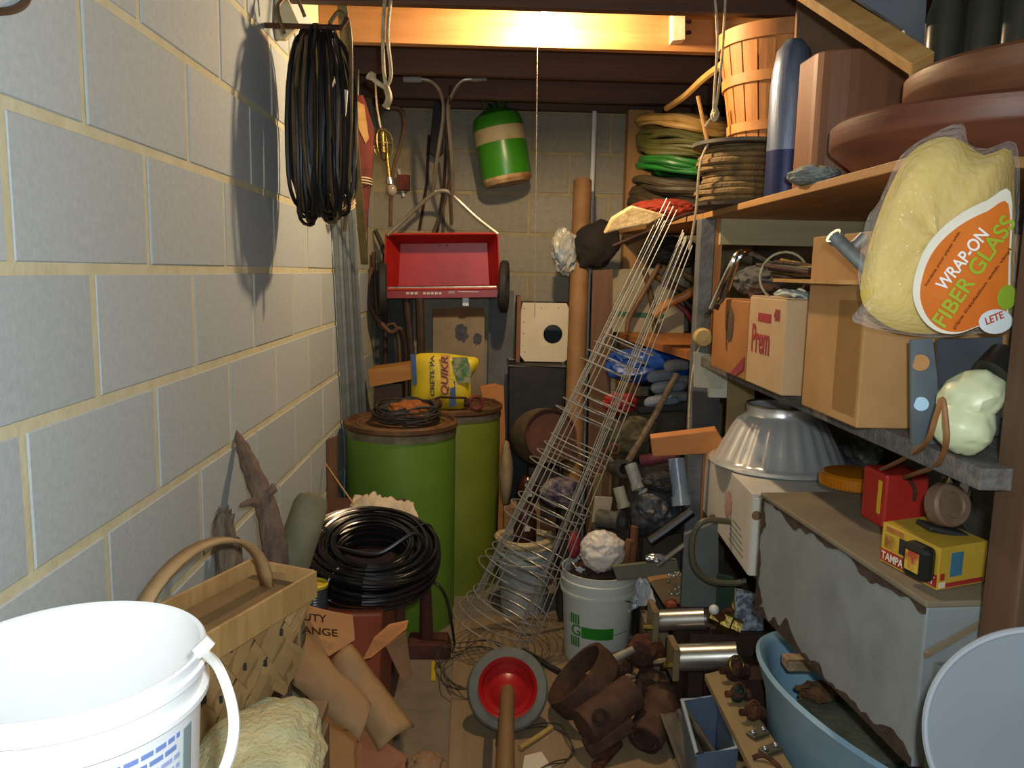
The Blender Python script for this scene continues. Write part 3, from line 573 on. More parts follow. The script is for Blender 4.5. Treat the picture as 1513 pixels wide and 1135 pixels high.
for i in range(14):
    rr = random.Random(i); x = .715+.012*(i % 7); z = SZ+.272+.017*(i//7)+rr.uniform(0, .045)
    MB().cyl((x, 1.78, z-.01), (x+rr.uniform(-.02, .02), 2.1, z+rr.uniform(-.01, .02)), .0055, 7).build('rod', (BLACKM, RUSTD, BRASS)[i % 3], rb)
MB().ring((.755, 2.05, SZ+.285), (0, 1, .1), .062, .003, 24, 5).build('wire_tie', ROPE, rb)
one(MB().box((.66, 1.50, SZ+.371-.10), (.70, 1.86, SZ+.371-.092)), 'thin_board', PINE, 'thin light board laid across the carton front', 'board')
one(MB().sheet((.72, 1.88, SZ+.236), (.79, 1.88, SZ+.240), (.79, 2.02, SZ+.25), (.72, 2.02, SZ+.245), 8, 8, lambda u, v: .006*math.sin(u*9+v*5)), 'folded_paper', M('#b8c4c0', '#a0aeac', 9, .7), 'folded pale green papers on top of the lettered carton', 'paper', solid=.004)
bolt = T('steel_tee', 'galvanised T shaped pipe fitting stuck beside the insulation bag', 'pipe fitting', AY(1265, 385, 1.42))
MB().cyl(AY(1233, 350, 1.40), AY(1286, 402, 1.335), .012, 14).cyl(AY(1256, 372, 1.38), AY(1278, 350, 1.38), .011, 14).build('tee_body', GALV, bolt, True)
MB().cyl(AY(1231, 348, 1.399), AY(1237, 354, 1.401), .015, 14).build('collar', GALV, bolt, True)
# fibre glass bag
Yb = 1.33
t = T('insulation_bag', 'clear bag of yellow fibre glass pipe wrap with an orange label', 'insulation', AY(1380, 488, Yb))
YEL = M('#d9bb55', '#c49f38', 5, .85, bump=.25, bscale=14, stretch=(1, 1, 1))
out = [(1290, 460), (1272, 430), (1278, 380), (1292, 330), (1315, 270), (1345, 220), (1385, 196), (1420, 200), (1455, 222), (1495, 215), (1500, 300), (1496, 400), (1490, 465), (1440, 478), (1390, 486), (1330, 482)]
def pillow(mb, out, Y, dep, n=8, off=0):
    c = [sum(p[i] for p in out)/len(out) for i in (0, 1)]; k = len(out); vs = []; fs = []
    fine = [(p.x, p.y) for p in smooth([(a, b, 0) for a, b in out], 3, True)]; k = len(fine)
    for sgn in (-1, 1):
        base = len(vs)
        for i in range(n+1):
            s = 1-i/n
            for (x, y) in fine:
                hgt = dep*math.sqrt(max(0, 1-s**2.6)); wv = .10*dep*noise.noise(V((x*.02, y*.02, sgn*3)))*(1-s)
                vs.append(AY(c[0]+(x-c[0])*s, c[1]+(y-c[1])*s, Y+sgn*(hgt+wv)+off))
        for i in range(n):
            for j in range(k): fs.append((base+i*k+j, base+i*k+(j+1) % k, base+(i+1)*k+(j+1) % k, base+(i+1)*k+j))
    return mb.add(vs, fs)
pillow(MB(), out, Yb, .050).build('fibre_glass_roll', YEL, t, True, sides=80)
out2 = [(1260, 468), (1275, 440), (1268, 400), (1280, 320), (1300, 290), (1330, 225), (1375, 192), (1422, 174), (1432, 205), (1460, 212), (1503, 205), (1507, 300), (1502, 400), (1497, 475), (1440, 486), (1390, 492), (1330, 486)]
CLEAR = bpy.data.materials.new('mat_clear_film'); CLEAR.use_nodes = True
nt = CLEAR.node_tree; pbf = nt.nodes['Principled BSDF']; pbf.inputs['Base Color'].default_value = (.9, .92, .9, 1); pbf.inputs['Roughness'].default_value = .12; pbf.inputs['Alpha'].default_value = .13
nz = nt.nodes.new('ShaderNodeTexNoise'); nz.inputs['Scale'].default_value = 18; bpn = nt.nodes.new('ShaderNodeBump'); bpn.inputs['Strength'].default_value = .6; bpn.inputs['Distance'].default_value = .02
nt.links.new(nz.outputs['Fac'], bpn.inputs['Height']); nt.links.new(bpn.outputs[0], pbf.inputs['Normal'])
pillow(MB(), out2, Yb, .056).build('clear_film', CLEAR, t, True, sides=80)
# label: orange lens with a cream border, lying on the film
lab = [(1350, 430), (1354, 395), (1368, 360), (1392, 330), (1425, 305), (1460, 288), (1494, 276), (1494, 380), (1488, 462), (1450, 474), (1415, 486), (1385, 482), (1362, 462)]
def lay(pts, dY): return [AY(x, y, Yb-dY) for x, y in pts]
lp = smooth([(a, b, 0) for a, b in lab], 4, True)
lb = MB().poly([AY(p.x, p.y, Yb-.060) for p in lp], (0, .002, 0)).build('label_border', M('#e8e2d0', '#dcd5c2', 8, .5), t)
cx_, cy_ = 1432, 395
MB().poly([AY(cx_+(p.x-cx_)*.90+3, cy_+(p.y-cy_)*.90+6, Yb-.0625) for p in lp], (0, .002, 0)).build('label', M('#d9772a', '#cc6820', 7, .45, bump=.02), lb)
def ltext(s, p0, p1, hpx, mat, dY):
    a = AY(*p0, Yb-dY); b = AY(*p1, Yb-dY); r_ = (b-a); up = AY(p0[0]-(p1[1]-p0[1])*-.0, p0[1]-10, Yb-dY)-a
    rn = r_.normalized(); up = (up-rn*up.dot(rn)).normalized()
    text(lb, s, a, rn, up, r_.length, hpx*Yb/1174, mat, 'lettering')
ltext('WRAP-ON', (1396, 424), (1462, 340), 19, plastic('#f2f0ea'), .066)
ltext('FIBER GLASS', (1396, 478), (1502, 322), 24, plastic('#9fb437'), .066)
ltext('pipe insulation with vinyl', (1412, 480), (1496, 362), 6, plastic('#7d3c14'), .066)
ltext('insulate your pipes with', (1370, 416), (1420, 337), 5, plastic('#7d3c14'), .066)
MB().blob(AY(1472, 468, Yb-.066), (.028, .001, .02), 1, 0).build('label_badge', plastic('#cfd6d8'), lb)
MB().blob(AY(1489, 432, Yb-.067), (.016, .001, .02), 1, 0).build('label_badge', plastic('#86a02f'), lb)
text(lb, 'LETE', AY(1458, 473, Yb-.0675), (1, 0, .45), (-.4, 0, 1), .03, .012, plastic('#b8452f'), 'lettering')
# grey bracket with holes
t = T('metal_bracket', 'grey steel bracket plate with round holes on the second shelf', 'bracket', AY(1400, 625, 1.32))
fpx = [(1346, 502), (1378, 500), (1385, 560), (1388, 656), (1347, 656)]
MB().poly(px(fpx, 1.33), (0, .006, 0)).build('flange', M('#7f8a92', '#6b757d', 8, .4, .5, .05), t)
MB().poly(px([(1384, 502), (1482, 498), (1478, 644), (1390, 648)], 1.36), (0, .006, 0)).build('web', M('#5d646a', '#4a5056', 8, .45, .5, .05), t)
MB().cyl(AY(1360, 536, 1.325), AY(1360, 536, 1.331), .014, 20).build('hole', M('#b08050', '#a07040', 8, .8), t)
MB().cyl(AY(1361, 597, 1.325), AY(1361, 597, 1.331), .012, 20).build('hole', M('#9fc0d8', '#90b0c8', 8, .6), t)
# plastic jug with cap and hose
t = T('plastic_jug', 'milky plastic jug with a black cap lying at the shelf edge', 'jug', AY(1435, 645, 1.24))
MB().blob(AY(1436, 585, 1.25), (.052, .05, .036), 3, .14, 1.4, 4, rotm(0, -.5, 0)).blob(AY(1425, 630, 1.24), (.044, .045, .044), 5, .12, 1.4, 4, rotm(0, -.2, 0)).build('body', M('#cfd3ae', '#bcc49c', 5, .4, bump=.02), t, True)
MB().cyl(AY(1466, 555, 1.24), AY(1490, 530, 1.25), .032, 20).build('cap', BLACK, t, True)
one(MB().tube(smooth([AY(1302, 694, 1.70), AY(1335, 678, 1.46), AY(1368, 655, 1.24), AY(1383, 615, 1.20), AY(1392, 590, 1.19), AY(1397, 620, 1.18), AY(1398, 655, 1.19), AY(1385, 686, 1.27), AY(1352, 700, 1.46), AY(1334, 706, 1.68)], 7), .0045, 7), 'rubber_hose', M('#8f6238', '#7a5230', 8, .5), 'thin brown rubber hose looping from the jug to the red can', 'hose', sm=True)
# far half of the second shelf
t = T('green_striped_box', 'pale box with a green stripe on the far end of the second shelf', 'box', AY(938, 475, 3.9))
b_ = [V((p.x, p.y, SZ)) for p in px([(892, 470), (1012, 468)], 3.88)]; tp_ = px([(890, 398), (1012, 396)], 3.88); dv = V((.0, .14, 0))
MB().hexa([b_[0], b_[1], b_[1]+dv, b_[0]+dv], [tp_[0], tp_[1], tp_[1]+dv, tp_[0]+dv]).build('body', M('#8f8566', '#a39a80', 5, .8), t, bevel=.003)
MB().poly(px([(891, 459), (982, 464), (982, 471), (891, 467)], 3.8785), (0, .002, 0)).build('green_stripe', M('#3f6a4a', '#335a3e', 8, .7), t)
for i, (pts, r, m_, lab) in enumerate((([(965, 405), (1000, 425), (1040, 445)], .016, BROWNW, 'dark brown pipe lying on the far second shelf'),
      ([(966, 466), (985, 450), (1010, 438), (1036, 430)], .018, M('#c98a45', '#b07432', 6, .5), 'curved orange tan tube on the far second shelf'),
      ([(952, 398), (960, 430), (966, 468)], .012, M('#6d573c', '#54432e', 8, .6, .4), 'bent bronze pipe leaning on the green striped box'),
      ([(978, 396), (1005, 402), (1036, 425)], .014, M('#8a7a4c', '#6f6138', 8, .6), 'olive tube behind the dark brown pipe'),
      ([(990, 440), (1015, 462), (1038, 488)], .012, M('#8d3340', '#6d2630', 8, .6), 'dark red tube hanging low on the far second shelf'),
      ([(1000, 432), (1024, 455), (1040, 470)], .014, BLACK, 'black tube between the orange and red tubes'),
      ([(930, 470), (955, 425), (975, 390)], .011, M('#7d5a3c', '#5c4029', 8, .6), 'brown rod crossing the green striped box'),
      ([(905, 364), (945, 348), (1010, 312)], .007, RUSTD, 'thin dark rod slanting up to the top shelf'))):
    k_ = len(pts)-1
    if i in (0, 1, 3, 4, 5):      # leaning: high end against the striped box, low end on the shelf
        rr_ = r*1.17; P_ = [AY(x, y, 3.877-rr_-.035*(i % 3)*j/k_-(0, .062, 0, .034, .0, .03)[i]) for j, (x, y) in enumerate(pts)]
        e_ = P_[-1]; P_.append(V((e_.x+.03+.035*i, e_.y, SZ+rr_)))
    elif i in (2, 6):
        rr_ = r*1.17; P_ = [AY(x, y, 3.875-rr_-(.028 if i == 6 else 0)) for x, y in pts]
        if i == 2: P_.append(V((P_[-1].x+.01, P_[-1].y, SZ+.004)))
        else: P_.insert(0, V((P_[0].x-.008, P_[0].y, SZ+.004)))
    else:
        rr_ = r; P_ = px(pts[:2], 3.02)+[V((.735, 3.02, TZ+.008)), V((.84, 3.02, TZ+.012))]
    one(MB().tube(smooth(P_, 6), rr_, 9), 'pipe_piece', m_, lab, 'pipe', sm=True)
clothpile('black_tool_bag', AY(990, 374, 3.90), (.13, .10, .074), BLACKM, 'black tool bag at the back of the far second shelf', 'bag', 6, .3)
one(MB().lathe([(0, 0), (.028, 0), (.034, .012), (.034, .04), (.028, .052), (0, .052)], AY(1038, 499, 2.80)-V((0, .02, 0)), (.1, 1, 0), 20), 'log_slice', M('#c0a268', '#9c8450', 16, .8, bump=.2), 'round sawn log slice on the shelf post', 'log slice', sm=True)
one(MB().tube(smooth(px([(1036, 504), (1024, 545), (1019, 590), (1017, 640)], 2.80), 6), .003, 5), 'pale_string', ROPE, 'pale string hanging from the round log slice', 'string')
# ================================================ right: below the second shelf
CZ = .885
A_, B_ = AZ(1127, 728, CZ), AZ(1370, 888, CZ)
ln = (B_-A_).length; ex = (A_-B_).normalized(); ey = V((-ex.y, ex.x, 0)); ey = ey if ey.x > 0 else -ey
W_ = .30; H_ = .312; Bz = B_
def cabp(u, v, z): return V((B_.x, B_.y, 0))+ex*u+ey*v+V((0, 0, z))
t = T('metal_cabinet', 'grey rusty metal chest under the second shelf', 'cabinet', cabp(ln/2, W_/2, CZ-H_))
GREY = M('#949b9c', '#828889', 7, .5, .15, .08); DUST = M('#80745f', '#6b614f', 7, .8, bump=.1); RUSTE = M('#4a382b', '#2f241d', 30, .9, bump=.5)
MB().hexa([cabp(0, 0, CZ-H_), cabp(ln, 0, CZ-H_), cabp(ln, W_, CZ-H_), cabp(0, W_, CZ-H_)], [cabp(0, 0, CZ-.012), cabp(ln, 0, CZ-.012), cabp(ln, W_, CZ-.012), cabp(0, W_, CZ-.012)]).build('body', GREY, t, bevel=.004)
MB().hexa([cabp(-.004, -.004, CZ-.0119), cabp(ln+.004, -.004, CZ-.0119), cabp(ln+.004, W_, CZ-.0119), cabp(-.004, W_, CZ-.0119)], [cabp(-.004, -.004, CZ), cabp(ln+.004, -.004, CZ), cabp(ln+.004, W_, CZ), cabp(-.004, W_, CZ)]).build('top_panel', DUST, t, bevel=.003)
def rust_edge(zf, sgn, u0, u1, dep, sd, nn=70):
    vs = []; fs = []
    for i in range(nn+1):
        u = u0+(u1-u0)*i/nn; q = dep*max(.06, .45+1.1*noise.noise(V((u*9, sd, 0)))+.55*noise.noise(V((u*31, sd, 3))))
        vs += [cabp(u, -.0008, zf), cabp(u, -.0008, zf+sgn*q)]
    for i in range(nn): fs.append((2*i, 2*i+2, 2*i+3, 2*i+1))
    MB().add(vs, fs).build('rust_edge', RUSTE, t, solid=.001)
rust_edge(CZ-.0125, -1, .0, ln, .026, 2); rust_edge(CZ-H_+.001, 1, 0, ln, .038, 5)
vs = []; fs = []
for i in range(41):
    z = CZ-H_+(H_-.013)*i/40; q = .03*max(.1, .5+1.2*noise.noise(V((z*14, 8, 0)))+.5*noise.noise(V((z*50, 8, 0))))
    vs += [cabp(ln, -.0009, z), cabp(ln-q, -.0009, z)]
MB().add(vs, [(2*i, 2*i+2, 2*i+3, 2*i+1) for i in range(40)]).build('rust_edge', RUSTE, t, solid=.001)
MB().hexa([cabp(-.02, .02, .40), cabp(-.005, .02, .40), cabp(-.005, .22, .40), cabp(-.02, .22, .40)], [cabp(-.02, .02, CZ-.11), cabp(-.005, .02, CZ-.11), cabp(-.005, .22, CZ-.11), cabp(-.02, .22, CZ-.11)]).build('end_door', M('#87908b', '#6f7973', 7, .5, .3, .06), t, bevel=.002)
MB().hexa([cabp(-.012, .0, CZ-.10), cabp(-.004, .0, CZ-.10), cabp(-.004, .14, CZ-.02), cabp(-.012, .14, CZ-.02)][::1], [cabp(-.012, .0, CZ-.09), cabp(-.004, .0, CZ-.09), cabp(-.004, .14, CZ-.012), cabp(-.012, .14, CZ-.012)]).build('end_brace', M('#8a7a60', '#6f6048', 12, .8), t)
# white carton under the reflector
KZ = .815
fl, nl = AZ(1030, 645, KZ), AZ(1112, 730, KZ); e2 = (fl-nl).normalized(); n2_ = V((-e2.y, e2.x, 0)); n2_ = n2_ if n2_.x > 0 else -n2_
L2 = (fl-nl).length; h2 = .245; w2 = .34
def kp(u, v, z): return V((nl.x, nl.y, 0))+e2*u+n2_*v+V((0, 0, z))
t = T('white_carton', 'white printed carton carrying the silver lamp reflector', 'carton', kp(L2/2, w2/2, .57))
MB().hexa([kp(0, 0, .571), kp(L2, 0, .571), kp(L2, w2, .571), kp(0, w2, .571)], [kp(0, 0, KZ), kp(L2, 0, KZ), kp(L2, w2, KZ), kp(0, w2, KZ)]).build('body', M('#c9c5be', '#b9b5ad', 5, .7, bump=.03), t, bevel=.003)
MB().hexa([kp(-.012, .002, .575), kp(-.008, .002, .575), kp(-.008, .1, .575), kp(-.012, .1, .575)], [kp(-.012, .002, KZ-.01), kp(-.008, .002, KZ-.01), kp(-.008, .1, KZ-.01), kp(-.012, .1, KZ-.01)]).build('end_flap', M('#dfdcd3', '#cfcbc1', 5, .7), t)
MB().cyl(kp(-.0125, .012, KZ-.06), kp(-.0115, .012, KZ-.06), .014, 16).build('hand_hole', M('#8a6a48', '#75583a', 9, .8), t)
PK = M('#b37f80', '#a89a92', 30, .8); MB().blob(kp(.27, -.0005, .70), (.045, .003, .045), 4, .7, 3, 3, Matrix((e2, n2_, V((0, 0, 1)))).transposed()).build('red_emblem', PK, t)
mb = MB()
for i in range(5): mb.hexa([kp(.06+.01*i, -.001, .60+.018*i), kp(.24-.01*i, -.001, .60+.018*i), kp(.24-.01*i, .001, .60+.018*i), kp(.06+.01*i, .001, .60+.018*i)], [kp(.06+.01*i, -.001, .606+.018*i), kp(.24-.01*i, -.001, .606+.018*i), kp(.24-.01*i, .001, .606+.018*i), kp(.06+.01*i, .001, .606+.018*i)])
mb.build('print_lines', M('#85908a', '#757f7a', 20, .8), t)
# reflector
rc = AZ(1150, 682, KZ+.01)
t = T('lamp_reflector', 'fluted silver metal lamp reflector upside down on the white carton', 'lamp reflector', (rc.x, rc.y, KZ+.004))
n = 96; prof = [(.212, .004), (.215, .008), (.212, .014), (.198, .016), (.190, .024), (.170, .06), (.145, .105), (.128, .128), (.112, .138), (.106, .146), (.108, .166), (.103, .168), (.10, .146), (.105, .13), (.135, .10), (.18, .03), (.195, .012)]
prof = [(a*1.06, b*1.2) for a, b in prof]
mb = MB().lathe(prof, (rc.x, rc.y, KZ), n=n)
for i, v in enumerate(mb.v):
    r_i = i//n; j = i % n
    if 4 <= r_i <= 7:
        k_ = 1+.022*math.cos(j*2*PI/n*24); v.x = rc.x+(v.x-rc.x)*k_; v.y = rc.y+(v.y-rc.y)*k_
mb.build('fluted_dish', M('#eeeeec', '#e2e3e3', 5, .2, .6, .01), t, True, sides=50)
MB().ring((rc.x, rc.y, KZ+.202), (0, 0, 1), .111, .004, 48, 8).build('neck_ring', M('#9a917c', '#8a816c', 9, .3, .9, 0), t, True)
MB().tube([(rc.x+.02, rc.y, KZ+.15), (rc.x+.03, rc.y-.03, KZ+.205)], .012, 8).build('neck_lever', M('#8a6d40', '#6d5530', 9, .6), t)
one(MB().blob((rc.x+.275, rc.y+.0, KZ+.055), (.045, .1, .045), 6, .5, 3), 'tangled_fittings', M('#7d7c74', '#55534c', 40, .6, .4, .4), 'small grey fittings heaped behind the silver reflector', 'fittings', sm=True)
one(MB().box((rc.x+.235, rc.y-.12, .571), (rc.x+.33, rc.y+.12, KZ+.015)), 'grey_tin', GALV, 'grey metal tin under the small fittings behind the reflector', 'tin', bevel=.003)
# amber light
a = AZ(1262, 722, CZ+.004); a.z = CZ
t = T('amber_light', 'round amber plastic light lens on the grey chest', 'light lens', a)
AMB = bpy.data.materials.new('mat_amber'); AMB.use_nodes = True; q = AMB.node_tree.nodes['Principled BSDF']; q.inputs['Base Color'].default_value = (*lin('#c97a12'), 1); q.inputs['Roughness'].default_value = .25; q.inputs['Transmission Weight'].default_value = .25
c_ = V((a.x+.02, a.y+.04, CZ))
MB().lathe([(0, .003), (.085, .003), (.088, .008), (.088, .032), (.08, .038), (.03, .042), (0, .042)], c_, n=60).build('lens', AMB, t, True)
mb = MB()
for j in range(60):
    an = 2*PI*j/60; e = V((math.cos(an), math.sin(an), 0))*.0885
    mb.cbox(c_+e+V((0, 0, .016)), (.004, .004, .022), rotm(0, 0, an))
mb.build('lens_ribs', AMB, t)
# red can, cigar box and the rest
def obox(mb, p, ux, uy, s0, s1, h):  # p: near-left bottom corner
    ux = V(ux).normalized(); uy = V(uy).normalized(); return mb.hexa([p, p+ux*s0, p+ux*s0+uy*s1, p+uy*s1], [p+V((0, 0, h)), p+ux*s0+V((0, 0, h)), p+ux*s0+uy*s1+V((0, 0, h)), p+uy*s1+V((0, 0, h))])
p = AZ(1303, 782, CZ+.002)
t = T('red_oil_can', 'red metal tin with a yellow strip on the grey chest', 'tin', p)
REDC = M('#b02a20', '#98221a', 6, .4, bump=.03)
sy = (AZ(1270, 762, CZ+.002)-p); sl = sy.length; sy.normalize(); sx = V((sy.y, -sy.x, 0))
obox(MB(), p, sx, sy, .10, sl, .122).build('body', REDC, t, bevel=.006)
q0 = p-sx*.0011
MB().hexa([q0+sy*.012+V((0, 0, .03)), q0+sy*.026+V((0, 0, .03)), q0+sy*.026-sx*.001+V((0, 0, .03)), q0+sy*.012-sx*.001+V((0, 0, .03))], [q0+sy*.012+V((0, 0, .105)), q0+sy*.026+V((0, 0, .105)), q0+sy*.026-sx*.001+V((0, 0, .105)), q0+sy*.012-sx*.001+V((0, 0, .105))]).build('yellow_strip', M('#d8b02f', '#c8a024', 9, .5), t)
MB().tube(smooth([p+sx*.045+V((0, -.001, .12)), p+sx*.05+V((0, -.03, .10)), p+sx*.06+V((0, -.012, .07))], 5), .004, 6).build('spout_wire', RUST, t)
p = AZ(1300, 828, CZ+.002); p2 = AZ(1384, 873, CZ+.002); p4 = AZ(1454, 860, CZ+.002)
ux = (p2-p).normalized(); Lc = (p2-p).length; vx = (p4-p2).normalized(); Lv = (p4-p2).length; hc_ = V((0, 0, .078))
uy = V((-ux.y, ux.x, 0)); vn = V((vx.y, -vx.x, 0))
t = T('cigar_box', 'yellow and red cigar box lettered TAMPA NUGGET on the grey chest', 'cigar box', p)
YB = M('#c8a53a', '#b8942e', 14, .55, bump=.02)
q_ = p+vx*Lv
MB().hexa([p, p2, p4, q_], [p+hc_, p2+hc_, p4+hc_, q_+hc_]).build('body', YB, t, bevel=.001)
def panel(o, e, nn, u0, u1, z0, z1, mat, nm, d=.0012):
    a = o+e*u0; b = o+e*u1
    MB().hexa([a+V((0, 0, z0))+nn*d, b+V((0, 0, z0))+nn*d, b+V((0, 0, z0)), a+V((0, 0, z0))], [a+V((0, 0, z1))+nn*d, b+V((0, 0, z1))+nn*d, b+V((0, 0, z1)), a+V((0, 0, z1))]).build(nm, mat, t)
REDP = M('#a8302a', '#942622', 12, .5)
panel(p, ux, -uy, .002, Lc-.002, .004, .027, REDP, 'red_panel')
panel(p, ux, -uy, .010, .04, .032, .058, M('#8a5a28', '#c49a40', 30, .5), 'picture_panel')
panel(p, ux, -uy, .05, .075, .032, .062, BLACKM, 'window')
panel(p, ux, -uy, .012, .06, .064, .074, M('#9a5a30', '#b07838', 30, .5), 'orange_strip')
text(t, 'TAMPA NUGGET', p+ux*.006-uy*.0013+V((0, 0, .0075)), ux, (0, 0, 1), Lc*.92, .016, plastic('#ded5c0'))
panel(p2, vx, vn, .028, .058, .022, .066, M('#4c7f98', '#3f6c84', 9, .4), 'blue_window')
panel(p2, vx, vn, .020, Lv-.006, .003, .011, REDP, 'red_strip')
panel(p2, vx, vn, .004, .018, .004, .014, plastic('#d8d0b8'), 'white_patch')
panel(p2, vx, vn, .005, .015, .018, .03, REDP, 'red_star')
# caster wheel on the cigar box
t = T('caster_wheel', 'worn brown caster wheel in a black fork on the cigar box', 'caster', AZ(1395, 800, CZ+.081))
w_ = AY(1398, 757, 1.40)+V((0, 0, .014)); axw = V((.25, -1, .25)).normalized()
MB().lathe([(0, -.018), (.034, -.018), (.04, -.012), (.04, .012), (.036, .018), (.024, .018), (.022, .014), (.012, .016), (0, .016)], w_, axw, 36).build('wheel', M('#7d6552', '#66503f', 14, .5, .2, .1), t, True)
MB().bar(w_+axw*-.03+V((.0, 0, .02)), w_+V((.05, .03, -.05)), .05, .008).bar(w_+V((-.03, .02, -.045)), w_+V((.045, .02, -.06)), .05, .01).build('fork', BLACKM, t, bevel=.003)
cb = p2+V((0, 0, .045))-ux*.030+(-uy)*.0165
t = T('tape_measure', 'black cased tape measure with a yellow label on the cigar box front', 'tape measure', cb-V((0, 0, .035)))
Rt = Matrix((ux, uy, V((0, 0, 1)))).transposed()
MB().cbox(cb, (.058, .03, .066), Rt).build('case', BLACK, t, bevel=.012)
MB().cbox(cb-uy*.0154, (.034, .001, .036), Rt).build('label', M('#c8a53a', '#a84030', 40, .5, contrast=.3), t)
one(MB().blob(AY(1420, 725, 1.47)+V((-.015, .0, -.02)), (.035, .03, .048), 8, .4, 2.4, 3), 'chrome_fitting', CHROME, 'chrome fitting with a silver dome behind the caster wheel', 'fitting', sm=True)
one(MB().box((.945, 1.24, CZ+.001), (.985, 1.30, SZ-.036)), 'prop_block', PINE, 'light wood prop standing between the chest and the second shelf', 'wood prop')
# ================================================ bottom right: tub, plank, disc
tz = .43
tub = T('enamel_tub', 'light blue enamel tub on the floor below the grey chest', 'tub', AZ(1230, 1090, .05))
tc = V((AZ(1225, 1050, tz).x+.155, AZ(1225, 1050, tz).y+.0, 0)); n = 60; mb = MB(); rings = []
long_ = V((-.30, .95, 0)).normalized(); side = V((long_.y, -long_.x, 0))
for (ra, rb_, z) in ((.26, .10, .06), (.36, .155, .16), (.40, .18, .36), (.41, .19, tz-.01), (.43, .205, tz+.004), (.44, .215, tz-.004), (.435, .21, tz-.018), (.405, .185, .33), (.37, .165, .08), (.28, .12, .0), (.0, .0, .0)):
    rings.append([V((tc.x, tc.y, z))+long_*math.cos(2*PI*j/n)*ra+side*math.sin(2*PI*j/n)*rb_ for j in range(n)])
mb.add([p for r_ in rings for p in r_], [(i*n+j, i*n+(j+1) % n, (i+1)*n+(j+1) % n, (i+1)*n+j) for i in range(len(rings)-1) for j in range(n)]+[tuple(range(n))])
mb.build('basin', M('#8fb3c9', '#7ca2ba', 5, .3, bump=.03), tub, True, sides=60)
c_ = AZ(1242, 1080, .33)+V((.03, 0, 0))
one(MB().lathe([(0, .0), (.150, 0), (.152, .012), (.14, .02), (.09, .024), (.05, .03), (0, .03)], c_+V((0, 0, 0)), (0, .05, 1), 40), 'mouldy_lid', M('#6d6d58', '#545544', 14, .9, bump=.4), 'round mouldy grey lid lying inside the blue tub', 'lid', sm=True)
one(MB().blob(AZ(1210, 1022, .38), (.05, .035, .02), 4, .5, 3), 'rust_clump', M('#6b4a2c', '#4a3520', 30, .9, bump=.5), 'brown rusty clump on the mouldy lid in the tub', 'clump', sm=True)
b_ = AZ(1188, 975, tz+.02)
one(MB().box((b_.x-.05, b_.y-.025, tz-.001), (1.16, b_.y+.025, tz+.026)), 'paint_block', M('#a89070', '#7d6a50', 30, .7, bump=.4), 'paint spattered wood board laid across the blue tub', 'board', bevel=.003)
# grey disc at the right edge
dn = V((-.42, -.88, .22)).normalized(); dc = AY(1553, 1100, .95)
t = T('grey_disc', 'large round grey plastic lid leaning at the right edge', 'lid', dc-V((0, 0, .16)))
Rd = .152
MB().lathe([(0, 0), (Rd-.006, 0), (Rd, .004), (Rd, .010), (Rd-.006, .014), (0, .014)], dc, dn, 72).build('plate', M('#6c747d', '#636b75', 3, .45, bump=.0), t, True)
x_, y_, _ = frame(dn)
MB().ring(dc+dn*.012, dn, Rd-.004, .005, 72, 8).build('rolled_edge', M('#8e959c', '#858c94', 3, .4, bump=0), t, True)
one(MB().box((.42, .78, 0), (.9, 1.08, dc.z-Rd*.98)), 'floor_crate', BROWNW, 'brown wooden box at the right edge under the grey lid', 'wooden box')
# plank with fittings
pz = .27
pl = [AZ(1041, 996, pz), AZ(1074, 988, pz), AZ(1182, 1150, pz), AZ(1118, 1150, pz)]
one(MB().poly(pl, (0, 0, -.02)), 'wood_plank', wood('#9a845c', '#7d6a48', 1), 'narrow worn plank beside the blue tub', 'plank', bevel=.002)
for i, (x, y, z, s, lab) in enumerate(((1090, 904, .336, .030, 'dark rusted pipe elbow beside the brass valve'), (1086, 990, .302, .028, 'rusted valve body with chain links above the plank'), (1090, 1025, .293, .022, 'green black iron clamp lying on the plank'), (1112, 1052, .294, .022, 'rusty iron bracket near the tub rim'))):
    c_ = AZ(x, y, z); t = T('iron_fitting', lab, 'iron fitting', c_-V((0, 0, s)))
    MB().blob(c_, (s, s*.9, s*1.1), i+2, .25, 2.).build('body', (RUSTD, RUSTD, M('#2c3a30', '#1e2820', 20, .6, .4, .3), RUST)[i], t, True)
    MB().cyl(c_+V((-s*1.6, -.01, .004)), c_+V((s*1.5, .01, -.006)), s*.42, 14).lathe([(s*.3, 0), (s*.75, 0), (s*.75, s*.5), (s*.3, s*.5)], c_+V((s*.9, 0, -.004)), (1, .1, -.1), 6).build('spindle', RUSTD if i % 2 else RUST, t, True)
    MB().ring(c_+V((0, -.01, s*.8)), (.3, -1, .5), s*.8, s*.16, 20, 6).build('ring', BRASS if i < 2 else RUST, t, True)
t = T('brass_valve', 'brass gate valve with hexagon nut by the aluminium tubes', 'valve', AZ(1075, 925, .285))
c_ = AZ(1072, 919, .342)
MB().lathe([(.012, -.05), (.026, -.05), (.026, -.02), (.034, -.015), (.034, .015), (.026, .02), (.026, .05), (.012, .05)], c_, (1, -.4, -.35), 6).build('hex_body', BRASS, t)
MB().cyl(c_, c_+V((-.045, -.03, .05)), .015, 12).build('stem', M('#7d4a30', '#633822', 10, .5, .3), t, True)
MB().blob(c_+V((-.05, -.035, .056)), (.016, .016, .016), 1, 0).build('cap', plastic('#d0d0d0'), t, True)
